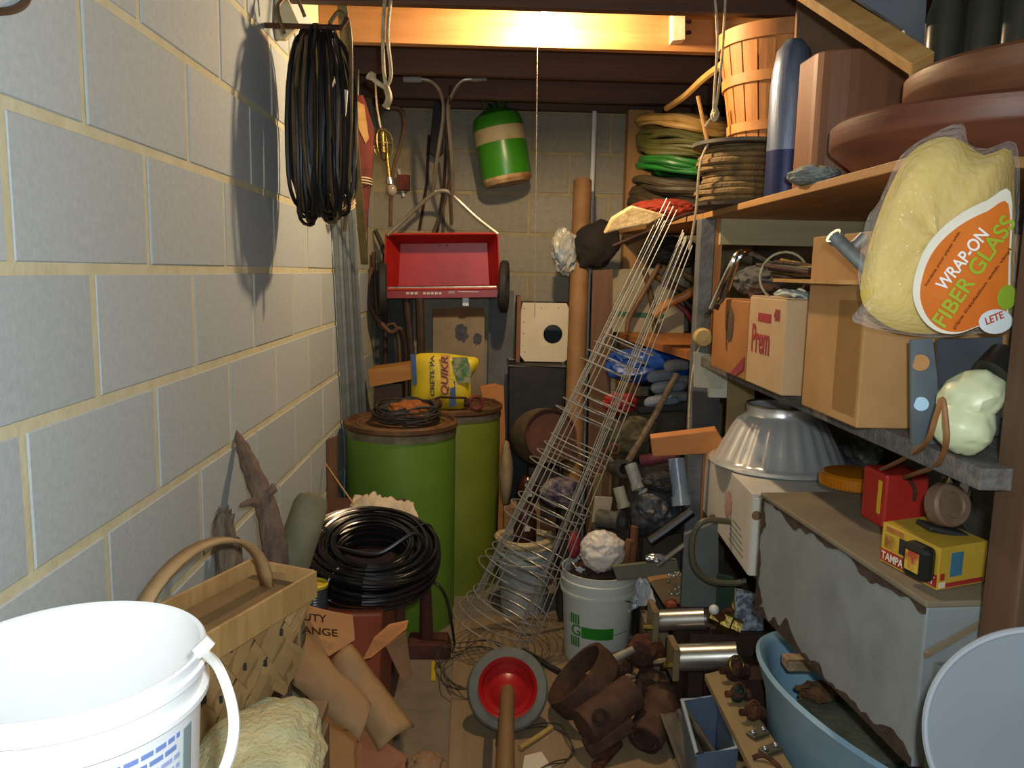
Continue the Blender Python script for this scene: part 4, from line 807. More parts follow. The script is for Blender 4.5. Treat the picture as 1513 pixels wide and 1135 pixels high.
for i, (x, y, z, lab) in enumerate(((1120, 1084, .31, 'small steel hinge plate with bolts on the plank'), (1138, 1108, .31, 'second steel plate with round bolt heads on the plank'))):
    c_ = AZ(x, y, pz+.006); t = T('bolt_plate', lab, 'plate', c_)
    MB().cbox(c_, (.055, .03, .010), rotm(0, 0, .5)).build('plate', M('#6d6a58', '#55523f', 14, .5, .5), t, bevel=.002)
    for s in (-1, 1): MB().blob(c_+V((.016*s, .008*s, .008)), (.008, .008, .007), 1, 0, sub=2).build('bolt', STEEL, t, True)
one(MB().tube(smooth([AZ(1112, 1120, pz+.005), AZ(1128, 1116, pz+.014), AZ(1148, 1130, pz+.005), AZ(1158, 1145, pz+.005)], 5), .006, 6), 'rusty_chain', RUST, 'short rusty chain end on the plank by the tub', 'chain')
# ================================================ drums
DG = M('#6b8f2c', '#5d7f26', 3, .45, bump=.02); DG2 = M('#7c8a2c', '#6c7a24', 3, .45, bump=.05)
def drum(c, r, h, mat, label, dents=False):
    t = T('fibre_drum', label, 'drum', (c[0], c[1], 0), 'green drums')
    mb = MB().lathe([(0, 0), (r*.985, 0), (r*.99, .01), (r*.985, h*.5), (r*.985, h-.03), (r*.97, h-.03)], (c[0], c[1], 0), n=64)
    if dents:
        prof = [(r*.985, h*i/24) for i in range(25)]
        mb = MB().lathe([(0, 0)]+prof, (c[0], c[1], 0), n=64)
        for v in mb.v:
            if v.z > .02:
                k = 1+.03*noise.noise(V((v.x*4, v.y*4, v.z*5)))*min(1, max(0, (h-.1-v.z)*6)); v.x = c[0]+(v.x-c[0])*k; v.y = c[1]+(v.y-c[1])*k
    mb.build('shell', mat, t, True)
    MB().lathe([(r*.98, h-.055), (r*1.0, h-.055), (r*1.0, h-.028), (r*.98, h-.028)], (c[0], c[1], 0), n=64).build('lock_band', M('#8d8c7a', '#6b5a40', 12, .4, .6, .1), t, True)
    MB().lathe([(r*1.0, h-.028), (r*1.025, h-.02), (r*1.025, h-.004), (r*1.0, h), (r*.96, h), (r*.94, h-.012), (0, h-.012)], (c[0], c[1], 0), n=64).build('lid', M('#7a5634', '#4f3524', 10, .6, .3, .2), t, True)
    MB().ring((c[0], c[1], h-.010), (0, 0, 1), r*.8, .004, 48, 6).build('lid_ridge', M('#8a6a40', '#6b4a2c', 10, .5, .3), t, True)
    return t
D1 = (-.350, 3.16); D2 = (-.165, 3.585); DH = .835; DH2 = AY(690, 606, 3.40).z
drum(D1, .222, DH, DG, 'green fibre drum with a rusty lid nearest the black tubing coil')
drum(D2, .222, DH2, DG2, 'dented yellow green drum carrying the yellow concrete bag', True)
t = T('wire_coil', 'coil of dark rusty wire lying on the front green drum', 'wire coil', (D1[0]+.01, D1[1], DH-.010))
MB().coil((D1[0]+.02, D1[1]+.0, DH+.030), (.05, -.08, 1), .125, .004, 9, .045, .16, 4, 28, 5).build('wire_loops', M('#4d463c', '#332d27', 20, .6, .4), t, True)
MB().coil((D1[0]+.03, D1[1]+.02, DH+.046), (-.1, -.1, 1), .105, .006, 4, .03, .2, 8, 28, 6).build('cable_loops', M('#3b3a36', '#2a2926', 12, .6), t, True)
one(MB().blob((D1[0]+.035, D1[1]-.02, DH+.04), (.085, .065, .04), 3, .2, 2.4, 4), 'rusty_wool', M('#a8612c', '#7d431d', 40, .9, bump=.8), 'orange brown rusty steel wool inside the wire coil', 'steel wool', sm=True)
# concrete bag on the second drum
Yq = 3.47; t = T('concrete_bag', 'yellow bag of concrete patch lying on the rear green drum', 'bag', AY(655, 600, Yq))
YQ = M('#d6bf2a', '#c7ac1e', 8, .45, bump=.1)
qo = [(612, 600), (608, 560), (610, 526), (650, 522), (685, 526), (706, 530), (704, 545), (695, 560), (696, 578), (690, 602), (650, 604)]
pillow(MB(), qo, Yq, .045).build('sack', YQ, t, True, sides=80)
def qp(pts, d): return px(pts, Yq-d)
MB().poly(qp([(606, 524), (614, 524), (616, 568), (610, 570)], .03), (0, .03, 0)).build('blue_edge', M('#3c5488', '#31477a', 9, .5), t)
MB().poly(qp([(651, 524), (665, 524), (664, 580), (651, 582)], .047), (0, .002, 0)).build('orange_panel', M('#d9a04a', '#c98f3c', 12, .5), t)
MB().poly(qp([(668, 528), (690, 528), (697, 548), (694, 566), (676, 566), (670, 550)], .0465), (0, .002, 0)).build('picture', M('#3d6b3a', '#8d8a6a', 30, .6, contrast=.25), t)
MB().poly(qp([(666, 556), (672, 556), (674, 600), (664, 602)], .044), (0, .002, 0)).build('blue_stripe', M('#3c5488', '#31477a', 9, .5), t)
dn = (AY(660, 590, Yq)-AY(660, 530, Yq)).normalized()
text(t, 'QUIKR', AY(664, 584, Yq-.048), -dn, V((-1, 0, 0)), .17, .036, plastic('#6b2a18'), slant=.2)
text(t, 'CRETE PA', AY(642, 586, Yq-.047), -dn, V((-1, 0, 0)), .18, .018, plastic('#1d1c14'))
# rusty items on drum 2
for i, (x, lab) in enumerate(((641, 'rusty roller with iron yoke in front of the yellow bag'), (703, 'rusty ring clamp at the edge of the rear drum'))):
    c_ = AY(x, 592, 3.37+.02*i); t = T('rusty_roller' if i == 0 else 'ring_clamp', lab, 'roller' if i == 0 else 'clamp', (c_.x, c_.y, DH2))
    c_.z = DH2+.028+.006*i
    if i == 0:
        MB().cyl(c_+V((-.012, -.03, 0)), c_+V((.012, .03, 0)), .026, 20).build('roller', RUST, t, True)
        MB().tube(smooth([c_+V((0, -.03, 0)), c_+V((.02, -.035, .035)), c_+V((.08, -.02, .034)), c_+V((.14, 0, .03))], 5), .005, 6).build('yoke', RUSTD, t, True)
    else:
        MB().ring(c_, (.25, -1, 0), .028, .009, 28, 8).build('ring', RUSTR, t, True)
        MB().cyl(c_+V((-.05, 0, 0)), c_+V((-.025, 0, 0)), .02, 14).build('boss', RUSTD, t, True)
one(MB().poly([p-V((.024, 0, 0)) for p in px([(716, 572), (738, 568), (752, 572), (754, 640)], 3.83)+[V((AY(754, 640, 3.83).x, 3.83, 0)), V((AY(744, 640, 3.83).x, 3.83, 0))]+px([(744, 640), (738, 590), (720, 592)], 3.83)], (0, .05, 0)), 'clay_scrap', ORANGECARD, 'orange brown broken tray beside the rear green drum', 'tray', bevel=.004)
# ================================================ middle: keg, jars, buckets behind the cages
kc = AY(806, 645, 3.50); t = T('old_keg', 'old brown round wooden keg lying behind the wire cages', 'keg', (kc.x, kc.y, kc.z-.14))
kx = V((.25, -1, .25)).normalized()
MB().lathe([(.115, 0), (.128, .07), (.132, .14), (.128, .21), (.112, .28)], kc-kx*.2, kx, 40).build('staves', M('#6b5a40', '#4d4030', 8, .8, bump=.3), t, True)
MB().lathe([(0, .268), (.11, .268), (.112, .28), (.12, .284), (.12, .27)], kc-kx*.2, kx, 40).build('head', M('#5a3626', '#43271b', 8, .8, bump=.2), t, True)
one(MB().box((kc.x-.07, 3.512, 0), (kc.x+.06, 3.63, kc.z-.148)), 'keg_stand', BROWNW, 'dark brown box under the old keg', 'box')
for i, (x, y, Y, r, h, lab) in enumerate(((775, 803, 3.24, .05, .18, 'brown glass jug standing in the dirty white bucket'), (779, 745, 3.44, .045, .13, 'brown jar with white label behind the brown jug'))):
    b = AY(x, y, Y); t = T('brown_jug', lab, 'jug', b)
    MB().lathe([(0, 0), (r, 0), (r, h*.7), (r*.7, h*.9), (r*.4, h), (0, h)], b, n=28).build('glass', M('#3f2418', '#2c1810', 6, .2, bump=.02), t, True)
    MB().cbox(b+V((.008, -r-.001, h*.45)), (.022, .002, .022)).build('label', plastic('#cfc9b8'), t)
one(MB().box((AY(745, 745, 3.44).x, 3.37, 0), (AY(797, 745, 3.44).x, 3.50, AY(766, 745, 3.44).z)), 'small_carton', KRAFT, 'small dark carton under the brown jar behind the cages', 'carton')
one(MB().box((.302, 3.09, .012), (.385, 3.22, .478)), 'small_dark_box', M('#3d342b', '#2e2720', 8, .9), 'small dark box between the two buckets under the purple bag', 'box')
clothpile('purple_bag', AY(828, 728, 3.17), (.08, .07, .058), M('#2f2a4c', '#8d8078', 14, .5, bump=.3, contrast=.3), 'crumpled dark purple printed bag behind the wire cages', 'bag', 5, .4, 3)
one(MB().blob((.082, 3.435, .545), (.030, .055, .145), 8, .15), 'pale_sack', M('#a08a68', '#87724f', 9, .9, bump=.2), 'pale tan sack end between the rear drum and the keg', 'sack', sm=True)
# dirty bucket
def pail(name, label, c, r0, r1, h, mat, grp=None):
    t = T(name, label, 'bucket', (c[0], c[1], 0), grp)
    MB().lathe([(0, .003), (r0, .003), (r0+(r1-r0)*.75, h*.75), (r0+(r1-r0)*.76, h*.75), (r1*1.03, h*.76), (r1*1.03, h*.79), (r1*.985, h*.8), (r1, h*.88), (r1*1.03, h*.885), (r1*1.03, h*.91), (r1, h*.92), (r1*1.01, h), (r1*.97, h), (r0*.97, .02), (0, .02)], (c[0], c[1], 0), n=56).build('shell', mat, t, True)
    return t
bk = pail('dirty_bucket', 'dirty white bucket with cloth at its rim behind the wire cages', (.165, 3.24), .096, .122, .30, M('#b9bcb8', '#8d9090', 10, .5, bump=.1))
MB().lathe([(.123, .245), (.1235, .25), (.1235, .262), (.123, .265)], (.165, 3.24, 0), n=56).build('green_band', M('#4a7a5a', '#b9bcb8', 9, .5, contrast=.2), bk)
one(MB().coil((.165, 3.24, .312), (0, 0, 1), .114, .016, 1.3, .02, .12, 3, 30, 8), 'rolled_rag', M('#c9b78f', '#a8946a', 14, .95, bump=.5), 'tan rag rolled around the dirty bucket rim', 'rag', sm=True)
one(MB().crumple((.165, 3.24, .245), (.114, .114, .055), 3, .08), 'packed_rags', M('#a8966e', '#8a7852', 14, .95, bump=.5), 'tan rags packed in the dirty bucket under the brown jug', 'rags', sm=True)
# green logo bucket
gb = (.42, 2.82)
bk = pail('logo_bucket', 'white bucket with a green logo filled with scrap metal', gb, .118, .137, .345, M('#c9ccc2', '#bbbfb4', 4, .45, bump=.02))
def bpt(ang, z, d=.001):
    r = .118+(.137-.118)*z/.345+d; a = math.radians(ang); return V((gb[0]+math.sin(a)*r, gb[1]-math.cos(a)*r, z))
def bstrip(a0, a1, z0, z1, mat, nm, n=10):
    vs = []; fs = []
    for i in range(n+1):
        a = a0+(a1-a0)*i/n; vs += [bpt(a, z0), bpt(a, z1)]
    for i in range(n): fs.append((2*i, 2*i+2, 2*i+3, 2*i+1))
    return MB().add(vs, fs).build(nm, mat, bk, solid=.001)
GL = M('#2f8a2c', '#277a24', 6, .4)
bstrip(-34, 20, .115, .158, GL, 'green_bar')
bstrip(20, 55, .131, .133, GL, 'green_line', 6)
for (a0, a1, z0, z1, nm) in ((-56, -36, .075, .112, 'grid_mark'), (-56, -36, .162, .20, 'grid_mark')):
    for i in range(4):
        bstrip(a0+i*5, a0+i*5+3.2, z0, z1, GL, nm, 2)
text(bk, 'G', bpt(-54, .118, .002), bpt(-37, .118)-bpt(-54, .118), (0, 0, 1), .042, .042, plastic('#3f8a3c'))
bstrip(-30, 30, .062, .064, M('#8f9488', '#8f9488', 9, .6), 'small_print', 8)
bstrip(-30, 20, .054, .056, M('#8f9488', '#8f9488', 9, .6), 'small_print', 8)
MB().tube(smooth([bpt(35, .262, .004), bpt(45, .252, .014), bpt(60, .235, .008)], 4), .003, 6).build('bail_end', STEEL, bk)
one(MB().blob((gb[0], gb[1], .315), (.118, .118, .045), 3, .25, 3.5, 4), 'scrap_metal_heap', M('#5c4a3c', '#3c3029', 50, .8, .4, .8), 'heap of small rusty scrap metal filling the logo bucket', 'scrap', sm=True)
for i in range(10):
    rr = random.Random(40+i); a = rr.uniform(0, 6.28); d = rr.uniform(.02, .09); p = V((gb[0]+d*math.cos(a), gb[1]-abs(d*math.sin(a)), .345+rr.uniform(0, .02)))
    e = V((rr.uniform(-.05, .05), rr.uniform(-.03, .03), rr.uniform(.0, .03)))
    one(MB().cyl(p-e, p+e, rr.uniform(.004, .009), 8), 'scrap_rod', (STEEL, RUST, RUSTD)[i % 3], 'short scrap rod lying in the logo bucket', 'scrap rod', 'scrap rods in the logo bucket')
one(MB().cbox((gb[0]-.075, gb[1]-.05, .360), (.03, .002, .022), rotm(.5, .5, .3)), 'paper_tag', plastic('#d5d8d6'), 'small white paper tag on the scrap in the bucket', 'paper tag')
one(MB().crumple(AY(886, 812, 2.755)+V((.008, 0, -.006)), (.078, .055, .070), 24, .2), 'white_plastic_bag', M('#d6cdc2', '#c9bfb0', 9, .35, bump=.15), 'crumpled white plastic bag on top of the logo bucket', 'bag', sm=True, sides=80)
one(MB().blob((gb[0]-.085, gb[1]+.09, .405), (.025, .03, .055), 4, .2), 'red_net', M('#a83038', '#8a2028', 50, .7, bump=.5), 'red netting bag behind the white plastic bag', 'net', sm=True)
one(MB().sheet(AY(926, 842, 2.79), AY(956, 838, 2.82), AY(968, 892, 2.77), AY(928, 906, 2.74), 18, 18, lambda u, v: .03*math.sin(u*PI)+.025*noise.noise(V((u*6, v*5, 7)))+.01*noise.noise(V((u*15, v*15, 2)))), 'clear_plastic_bag', M('#a9aeb0', '#c4c6c4', 9, .25, bump=.3), 'wrinkled translucent plastic bag hanging on the logo bucket side', 'bag', solid=.003, sm=True, sides=60)
# ================================================ wire tomato cages
base = V((.02, 2.86, .068)); topc = V((.665, 2.98, 1.60))
axd = (topc-base).normalized(); Lg = (topc-base).length
for i in range(4):
    off = V((.012*i-.01, -.01*i, 0))+axd*.035*i; rot = PI/4-.12+i*.07; t = T('tomato_cage', ('outermost leaning wire tomato cage of the nested stack beside the drums', 'second wire tomato cage slipped inside the outermost one', 'third wire tomato cage deeper inside the nested stack', 'innermost wire tomato cage of the nested leaning stack')[i], 'tomato cage', base+off, 'nested wire tomato cages')
    x_, y_, d_ = frame(axd); mb = MB(); legs = []
    R0, R1 = .155, .075
    for j in range(4):
        a = rot+j*PI/2; e = x_*math.cos(a)+y_*math.sin(a)
        MB().tube([base+off+e*R0, base+off+axd*Lg*.6+e*(R0+(R1-R0)*.62), base+off+axd*(Lg-.05*i+.03*j)+e*R1], .0023, 6).build('leg_wire', WIREM, t)
    for s in (.02, .15, .28, .41, .54, .66):
        Rr = R0+(R1-R0)*s
        MB().ring(base+off+axd*Lg*s, axd, Rr+.003, .0024, 40, 5).build('hoop', WIREM, t)
# loose wire on the floor
one(MB().coil((.02, 2.66, .034), (0, 0, 1), .17, .0022, 4, .01, .3, 6, 28, 5), 'loose_wire', M('#5c5040', '#443b30', 20, .6, .4), 'loose thin dark wire tangled on the floor board', 'wire')
# ================================================ floor board, wheel, iron foot
one(MB().poly([AZ(672, 915, .012), AZ(850, 905, .012), (.56, 2.9, .012), (.56, 1.4, .012), AZ(672, 1135, .012)+V((0, -.7, 0))], (0, 0, -.012)), 'floor_board', wood('#937c5e', '#7d684c', 1), 'light plywood board lying on the floor below the cages', 'board')
wc = AZ(750, 1018, .127); t = T('wheel_edger', 'red dished wheel with grey rubber tyre and wooden handle on the floor', 'wheel', (wc.x, wc.y, .012))
wd = V((-.02, -.80, .62)).normalized()
Rw = .128
MB().lathe([(Rw*.70, -.03), (Rw*.97, -.028), (Rw, -.015), (Rw, .006), (Rw*.95, .016), (Rw*.72, .018), (Rw*.70, -.03)], wc, wd, 56).build('tyre', M('#6d6f66', '#5a5c54', 12, .75, bump=.1), t, True)
MB().lathe([(0, .01), (Rw*.22, .008), (Rw*.48, -.012), (Rw*.6, -.002), (Rw*.66, .016), (Rw*.73, .022), (Rw*.73, -.02), (0, -.02)], wc, wd, 56).build('hub_dish', M('#b01c1c', '#9c1616', 5, .3, bump=.01), t, True)
h0 = wc+wd*.0+V((0, 0, -.005)); h1 = AZ(745, 1175, .07)
MB().cyl(h0, h1, .022, 16, .028).build('handle', wood('#8a6a44', '#6b4f30', 1), t, True)
h2 = AZ(722, 1088, .022); h3 = AZ(718, 1190, .022)
one(MB().bar(h2, h3, .026, .02), 'dark_bar', M('#4a4038', '#3a322c', 9, .7), 'dark flat bar lying beside the wheel handle', 'bar')
b = AZ(634, 962, .0)+V((0, -.04, 0))
t = T('iron_stand', 'rusty red iron stand with a square foot on the floor beside the drums', 'iron stand', b)
OX = M('#5c2f26', '#43231d', 16, .75, .2, .3)
MB().hexa([b+V((-.09, -.03, 0)), b+V((.085, -.03, 0)), b+V((.085, .10, 0)), b+V((-.09, .10, 0))], [b+V((-.075, -.02, .055)), b+V((.07, -.02, .055)), b+V((.07, .09, .055)), b+V((-.075, .09, .055))]).build('foot', OX, t, bevel=.006)
pt = AY(629, 855, b.y+.04)
MB().tube([b+V((-.01, .04, .05)), V((pt.x, pt.y, pt.z))], [.028, .02], 10).build('post', OX, t, True)
MB().cbox((pt.x+.005, pt.y, pt.z+.02), (.03, .03, .05)).build('head', OX, t, bevel=.004)
one(MB().bar(AZ(641, 978, .004), AZ(640, 1006, .004), .016, .004), 'yellow_strip', plastic('#c9a82a'), 'short yellow plastic strip on the floor before the iron stand', 'strip')
one(MB().bar(AZ(768, 960, .02), AZ(826, 993, .02), .02, .014), 'dark_iron_bar', BLACKM, 'dark iron bar on the floor in front of the logo bucket', 'bar')
one(MB().tube(smooth([AZ(768, 1106, .02), AZ(790, 1092, .02), AZ(815, 1075, .02)], 4), .008, 7), 'yellow_hose', M('#b89a55', '#a08445', 8, .6), 'short tan hose piece beside the wheel handle', 'hose')
one(MB().bar(AZ(880, 1135, .022), AZ(914, 1097, .022), .03, .02), 'rusty_bar', RUST, 'rusty square bar end lying on the floor board', 'bar', bevel=.003)
one(MB().poly([AZ(x, y, .014) for x, y in ((775, 1118), (800, 1112), (815, 1135), (770, 1150))], (0, 0, .003)), 'paper_scrap', plastic('#cfc4ad', .8), 'pale paper scrap on the floor board', 'paper')
one(MB().coil((.16, 2.2, .02), (0, 0, 1), .11, .0022, 1.6, .01, .25, 9, 28, 5), 'thin_wire', M('#5c5040', '#443b30', 20, .6, .4), 'thin wire loop on the floor beside the rusty machine', 'wire')
# ================================================ rusty machine pile
pc = AY(862, 1012, 2.385); pa = V((-.72, .10, .68)).normalized()
RB = M('#5f4130', '#3f2b20', 14, .8, .2, .35)
t = T('rusty_pulley', 'rusty brown flat belt pulley ring lying before the logo bucket', 'pulley', pc-V((0, 0, .11)))
MB().lathe([(.110, -.037), (.124, -.037), (.128, 0), (.124, .037), (.110, .037), (.107, 0), (.110, -.037)], pc, pa, 48).build('rim', RB, t, True)
mb = MB(); x_, y_, _ = frame(pa)
for j in range(4): e = x_*math.cos(j*PI/2+.3)+y_*math.sin(j*PI/2+.3); mb.bar(pc-pa*.02, pc-pa*.02+e*.105, .025, .012, pa)
mb.cyl(pc-pa*.035, pc+pa*.0, .028, 16).build('spokes', RUSTD, t)
def mpart(pts, lab, nm, cat):
    t = T(nm, lab, cat, pts[0]-V((0, 0, .05))); return t
mc = AY(905, 1045, 2.24); t = T('rusty_gearbox', 'rusty cast iron gear housing with a round hole beside the pulley', 'gear housing', mc-V((0, 0, .1)))
MB().cyl(AY(862, 1068, 2.18), AY(935, 1015, 2.27), .055, 24).build('housing', RB, t, True)
MB().cbox(AY(900, 1078, 2.2), (.16, .05, .045), rotm(0, -.45, .3)).build('base_lug', RB, t, bevel=.006)
MB().lathe([(.012, 0), (.024, 0), (.026, .01), (.012, .012)], AY(888, 1052, 2.14), (-.2, -1, .3), 20).build('bore', RUSTD, t, True)
t = T('rusty_motor', 'rusty round motor lying at the end of the machine pile', 'motor', AY(950, 1100, 2.15))
m0, m1 = AY(952, 1092, 2.19), AY(985, 1030, 2.33)
MB().lathe([(0, 0), (.05, 0), (.056, .01), (.056, .15), (.05, .16), (0, .16)], m0, m1-m0, 28).build('casing', RB, t, True)
MB().lathe([(.0, -.004), (.03, -.004), (.034, 0), (.042, .002), (.042, -.008), (.05, -.008), (.05, .004)], m0, m1-m0, 28).build('end_cap', RUSTD, t, True)
for i, (x, y, Y, s, lab) in enumerate(((908, 985, 2.60, .054, 'rusty lumpy casting behind the belt pulley'), (952, 962, 2.575, .058, 'rusted iron casting by the aluminium tubes'), (963, 1010, 2.525, .048, 'dark rusty bearing block above the motor'), (868, 1002, 2.575, .042, 'small rusty casting tucked behind the gear housing'), (978, 1030, 2.43, .048, 'rusty flange below the lower aluminium tube'))):
    c_ = AY(x, y, Y); t = T('iron_casting', lab, 'casting', c_-V((0, 0, s)))
    MB().blob(c_, (s*1.1, s, s), i+11, .22, 1.8, 4).build('body', RUST if i % 2 else RB, t, True)
    MB().lathe([(s*.2, 0), (s*.55, 0), (s*.6, s*.3), (s*.2, s*.35)], c_+V((-.3*s, -s*.8, .2*s)), (-.3, -1, .3), 18).build('boss', RUSTD, t, True)
    MB().cyl(c_+V((s*.4, -s*.8, -s*.3)), c_+V((s*1.2, -s*1.0, -s*.1)), s*.2, 8).build('bolt', M('#8d7a60', '#6b5a44', 10, .5, .5), t)
t = T('caulk_tube', 'dirty tan brush handle lying over the rusty pulley', 'brush', AY(900, 985, 2.4))
MB().cyl(AY(868, 1000, 2.38), AY(905, 975, 2.42), .012, 12).build('handle', M('#8a6a3c', '#74562e', 10, .6), t, True)
MB().cyl(AY(905, 975, 2.42), AY(935, 960, 2.45), .016, 12, .012).build('ferrule', M('#9a9684', '#7d7a68', 14, .5, .3), t, True)
one(MB().box((.572, 2.665, 0), (.655, 2.78, .205)), 'grey_brown_box', M('#8a7660', '#766450', 6, .85), 'plain grey brown box beside the logo bucket', 'box', bevel=.003)
for i, (x0, x1, y, Y, r, lab) in enumerate(((970, 1042, 917, 2.45, .034, 'upper aluminium tube lying across the pile'), (1000, 1090, 972, 2.32, .042, 'lower wider aluminium tube lying across the pile'))):
    p, q = AY(x0, y, Y), AY(x1, y-3, Y-.05); t = T('aluminium_tube', lab, 'tube', (p+q)/2-V((0, 0, r)))
    mb = MB().lathe([(r*.86, 0), (r, 0), (r, (q-p).length), (r*.86, (q-p).length), (r*.86, 0)], p, q-p, 20).build('extrusion', M('#b5b3ad', '#9a9892', 8, .3, .85, .03), t, True, sides=20)
    MB().cbox(p+V((-.012, -.0, 0)), (.02, .10, .105)).build('end_plate', M('#8a7a5c', '#6d5a40', 12, .6, .3), t, bevel=.003)
    MB().cyl(p+V((-.05, -.03, -.01)), p+V((.0, -.03, -.01)), .01, 10).build('bolt', BRASS, t, True)
one(MB().box((.655, 2.375, 0), (.95, 2.612, .303)), 'under_crate', DARKW, 'dark wooden crate under the upper aluminium tube', 'crate')
one(MB().box((.70, 2.225, 0), (.95, 2.37, .232)), 'low_crate', DARKW, 'low dark wooden crate under the lower aluminium tube', 'crate')
bz = .16
t = T('plastic_basin', 'blue grey plastic basin below the aluminium tubes', 'basin', AZ(1045, 1075, bz))
q4 = [AZ(1008, 1035, .245), AZ(1062, 1028, .245), AZ(1090, 1105, .245), AZ(1030, 1115, .245)]
lo4 = [V((p.x, p.y, .003)) for p in q4]; cen = sum(q4, V((0, 0, 0)))/4
lw = [c_*.85+V((cen.x, cen.y, .003))*.15 for c_ in lo4]
MB().add(lw+q4, [(0, 1, 2, 3), (0, 1, 5, 4), (1, 2, 6, 5), (2, 3, 7, 6), (3, 0, 4, 7)]).build('body', M('#5f7086', '#526276', 4, .4, bump=.02), t, solid=.005)
MB().tube(q4, .006, 8, True).build('rim', M('#a5b5c5', '#94a4b4', 4, .35, bump=0), t, True)
one(MB().sheet(AZ(975, 1055, .20), AZ(1010, 1040, .24), AZ(1075, 1135, .14), AZ(1010, 1150, .10), 14, 14, lambda u, v: .03*math.sin(u*PI)+.02*noise.noise(V((u*4, v*4, 5)))), 'leather_sheet', M('#5c5040', '#463c30', 10, .7, bump=.2), 'stiff dark leather piece drooping by the plastic basin', 'leather', solid=.005, sm=True)
# ================================================ clutter beneath the far shelf
CY = 3.05
clothpile('blue_tarp', AY(962, 541, 3.38), (.175, .12, .074), M('#1f4a9c', '#173a80', 5, .4, bump=.15), 'bright blue plastic tarpaulin stuffed under the far shelf', 'tarpaulin', 2, .3, 2.2)
GLV = M('#8d8a86', '#75726e', 14, .9, bump=.3)
for i, (x, y, L_) in enumerate(((975, 556, 40), (1000, 548, 40), (985, 570, 50), (990, 585, 55), (975, 590, 50), (1005, 568, 35))):
    Yc = (3.19, 3.21, 3.18, 3.20, 3.13, 3.24)[i]; y = (556, 540, 572, 588, 594, 564)[i]; p = AY(x-L_*.45, y+3, Yc-.02); q = AY(x+L_*.55, y-2, Yc+.03)
    one(MB().tube(smooth([p, p*.6+q*.4+V((0, 0, .004)), q], 5), [.006, .018, .023, .025, .025, .025, .024, .024, .023, .02, .01], 10), 'rolled_cloth', GLV if i % 2 else M('#7d8791', '#6a747e', 14, .9, bump=.3), 'grey rolled cloth in the heap under the far shelf', 'cloth roll', 'grey cloth rolls under the far shelf', sm=True)
one(MB().poly(px([(940, 602), (1025, 598), (1025, 606), (945, 612)], 3.09), (0, .18, 0)), 'black_tray', BLACK, 'flat black tray under the grey cloth rolls', 'tray', bevel=.003)
clothpile('red_bag', AY(916, 596, 3.12), (.062, .05, .04), M('#a8261f', '#8a1c18', 8, .5, bump=.2), 'crumpled red bag with a string under the blue tarpaulin', 'bag', 7, .4, 3)
clothpile('olive_sack', AY(932, 645, 3.10), (.10, .075, .085), M('#5c5236', '#463e2a', 10, .9, bump=.3), 'olive brown burlap sack below the red bag', 'sack', 3, .25)
one(MB().tube([AY(1000, 553, 3.135), AY(970, 610, 3.06), AY(926, 686, 2.985)], [.012, .013, .014], 8), 'wood_stick', M('#7d6850', '#66543e', 10, .8), 'grey brown stick leaning in front of the grey cloth rolls', 'stick')
one(MB().poly(px([(963, 629), (1060, 617), (1080, 650), (966, 656)], 2.75), (.0, .03, .01)), 'cardboard_flap', ORANGECARD, 'orange brown cardboard flap beside the white carton', 'cardboard', bevel=.002)
one(MB().poly(px([(1026, 520), (1066, 526), (1066, 575), (1026, 572)], 2.787), (0, .0135, 0)), 'white_board', M('#b9b5a4', '#a5a190', 8, .8), 'short whitish board below the shelf post', 'board')
one(MB().poly(px([(1024, 578), (1064, 580), (1062, 640), (1024, 640)], 2.817), (0, .0135, 0)), 'dark_board', M('#3c3e40', '#303234', 8, .8), 'dark grey board below the whitish board', 'board')
one(MB().poly(px([(1076, 556), (1115, 574), (1115, 660), (1072, 650)], 2.792), (0, .0085, 0)), 'tan_board', M('#8d7850', '#776442', 8, .8), 'tan board standing behind the silver reflector', 'board')
rnd = random.Random(11)
items = [(915, 692, 2.98, .030, .09, (.3, -1, .2), M('#55524c', '#3e3c38', 12, .6, .3), 'dark grey pipe cap in the heap below the olive sack'),
 (938, 705, 2.9, .024, .10, (.3, -.5, -.9), M('#a5a49e', '#8d8c86', 10, .5), 'pale grey plastic pipe elbow in the heap'),
 (918, 735, 2.90, .022, .08, (.3, -.3, -1), M('#b0a890', '#98907a', 10, .6), 'cream plastic pipe fitting standing in the heap'),
 (948, 742, 2.93, .018, .18, (-.2, -.3, -1), M('#b5b5ae', '#9d9d96', 10, .5), 'small white pipe nipple in the heap'),
 (1003, 712, 2.785, .03, .17, (.1, -.3, -1), M('#8090a0', '#6d7c8a', 8, .3), 'blue grey glass bottle beside the white carton'),
 (1000, 668, 3.07, .021, .17, (1, -.2, .1), M('#4c4c3c', '#3a3a2e', 8, .6), 'dark olive pipe lying below the cardboard flap'),
 (902, 768, 2.985, .036, .10, (1, -.8, .1), M('#77746a', '#5f5c54', 10, .5, .4), 'grey metal can lying on its side in the heap'),
 (974, 677, 2.86, .022, .14, (1, -.5, .3), M('#6d2c34', '#54222a', 8, .7), 'dark red tube lying below the cardboard flap'),
 (903, 665, 3.06, .02, .08, (.2, -1, .4), M('#7d4a2c', '#643a20', 8, .7), 'rust brown pipe stub beside the olive sack')]
for x, y, Y, r, L_, ax, m_, lab in items:
    p = AY(x, y, Y); d = V(ax).normalized(); t = T('pipe_fitting', lab, 'pipe fitting', p-V((0, 0, r)))
    MB().lathe([(r*.7, 0), (r, 0), (r, L_), (r*.7, L_), (r*.7, .004), (0, .004)], p-d*L_/2, d, 22).build('barrel', m_, t, True)
    MB().lathe([(r, L_*.8), (r*1.18, L_*.8), (r*1.18, L_), (r, L_)], p-d*L_/2, d, 22).build('collar', m_, t, True)
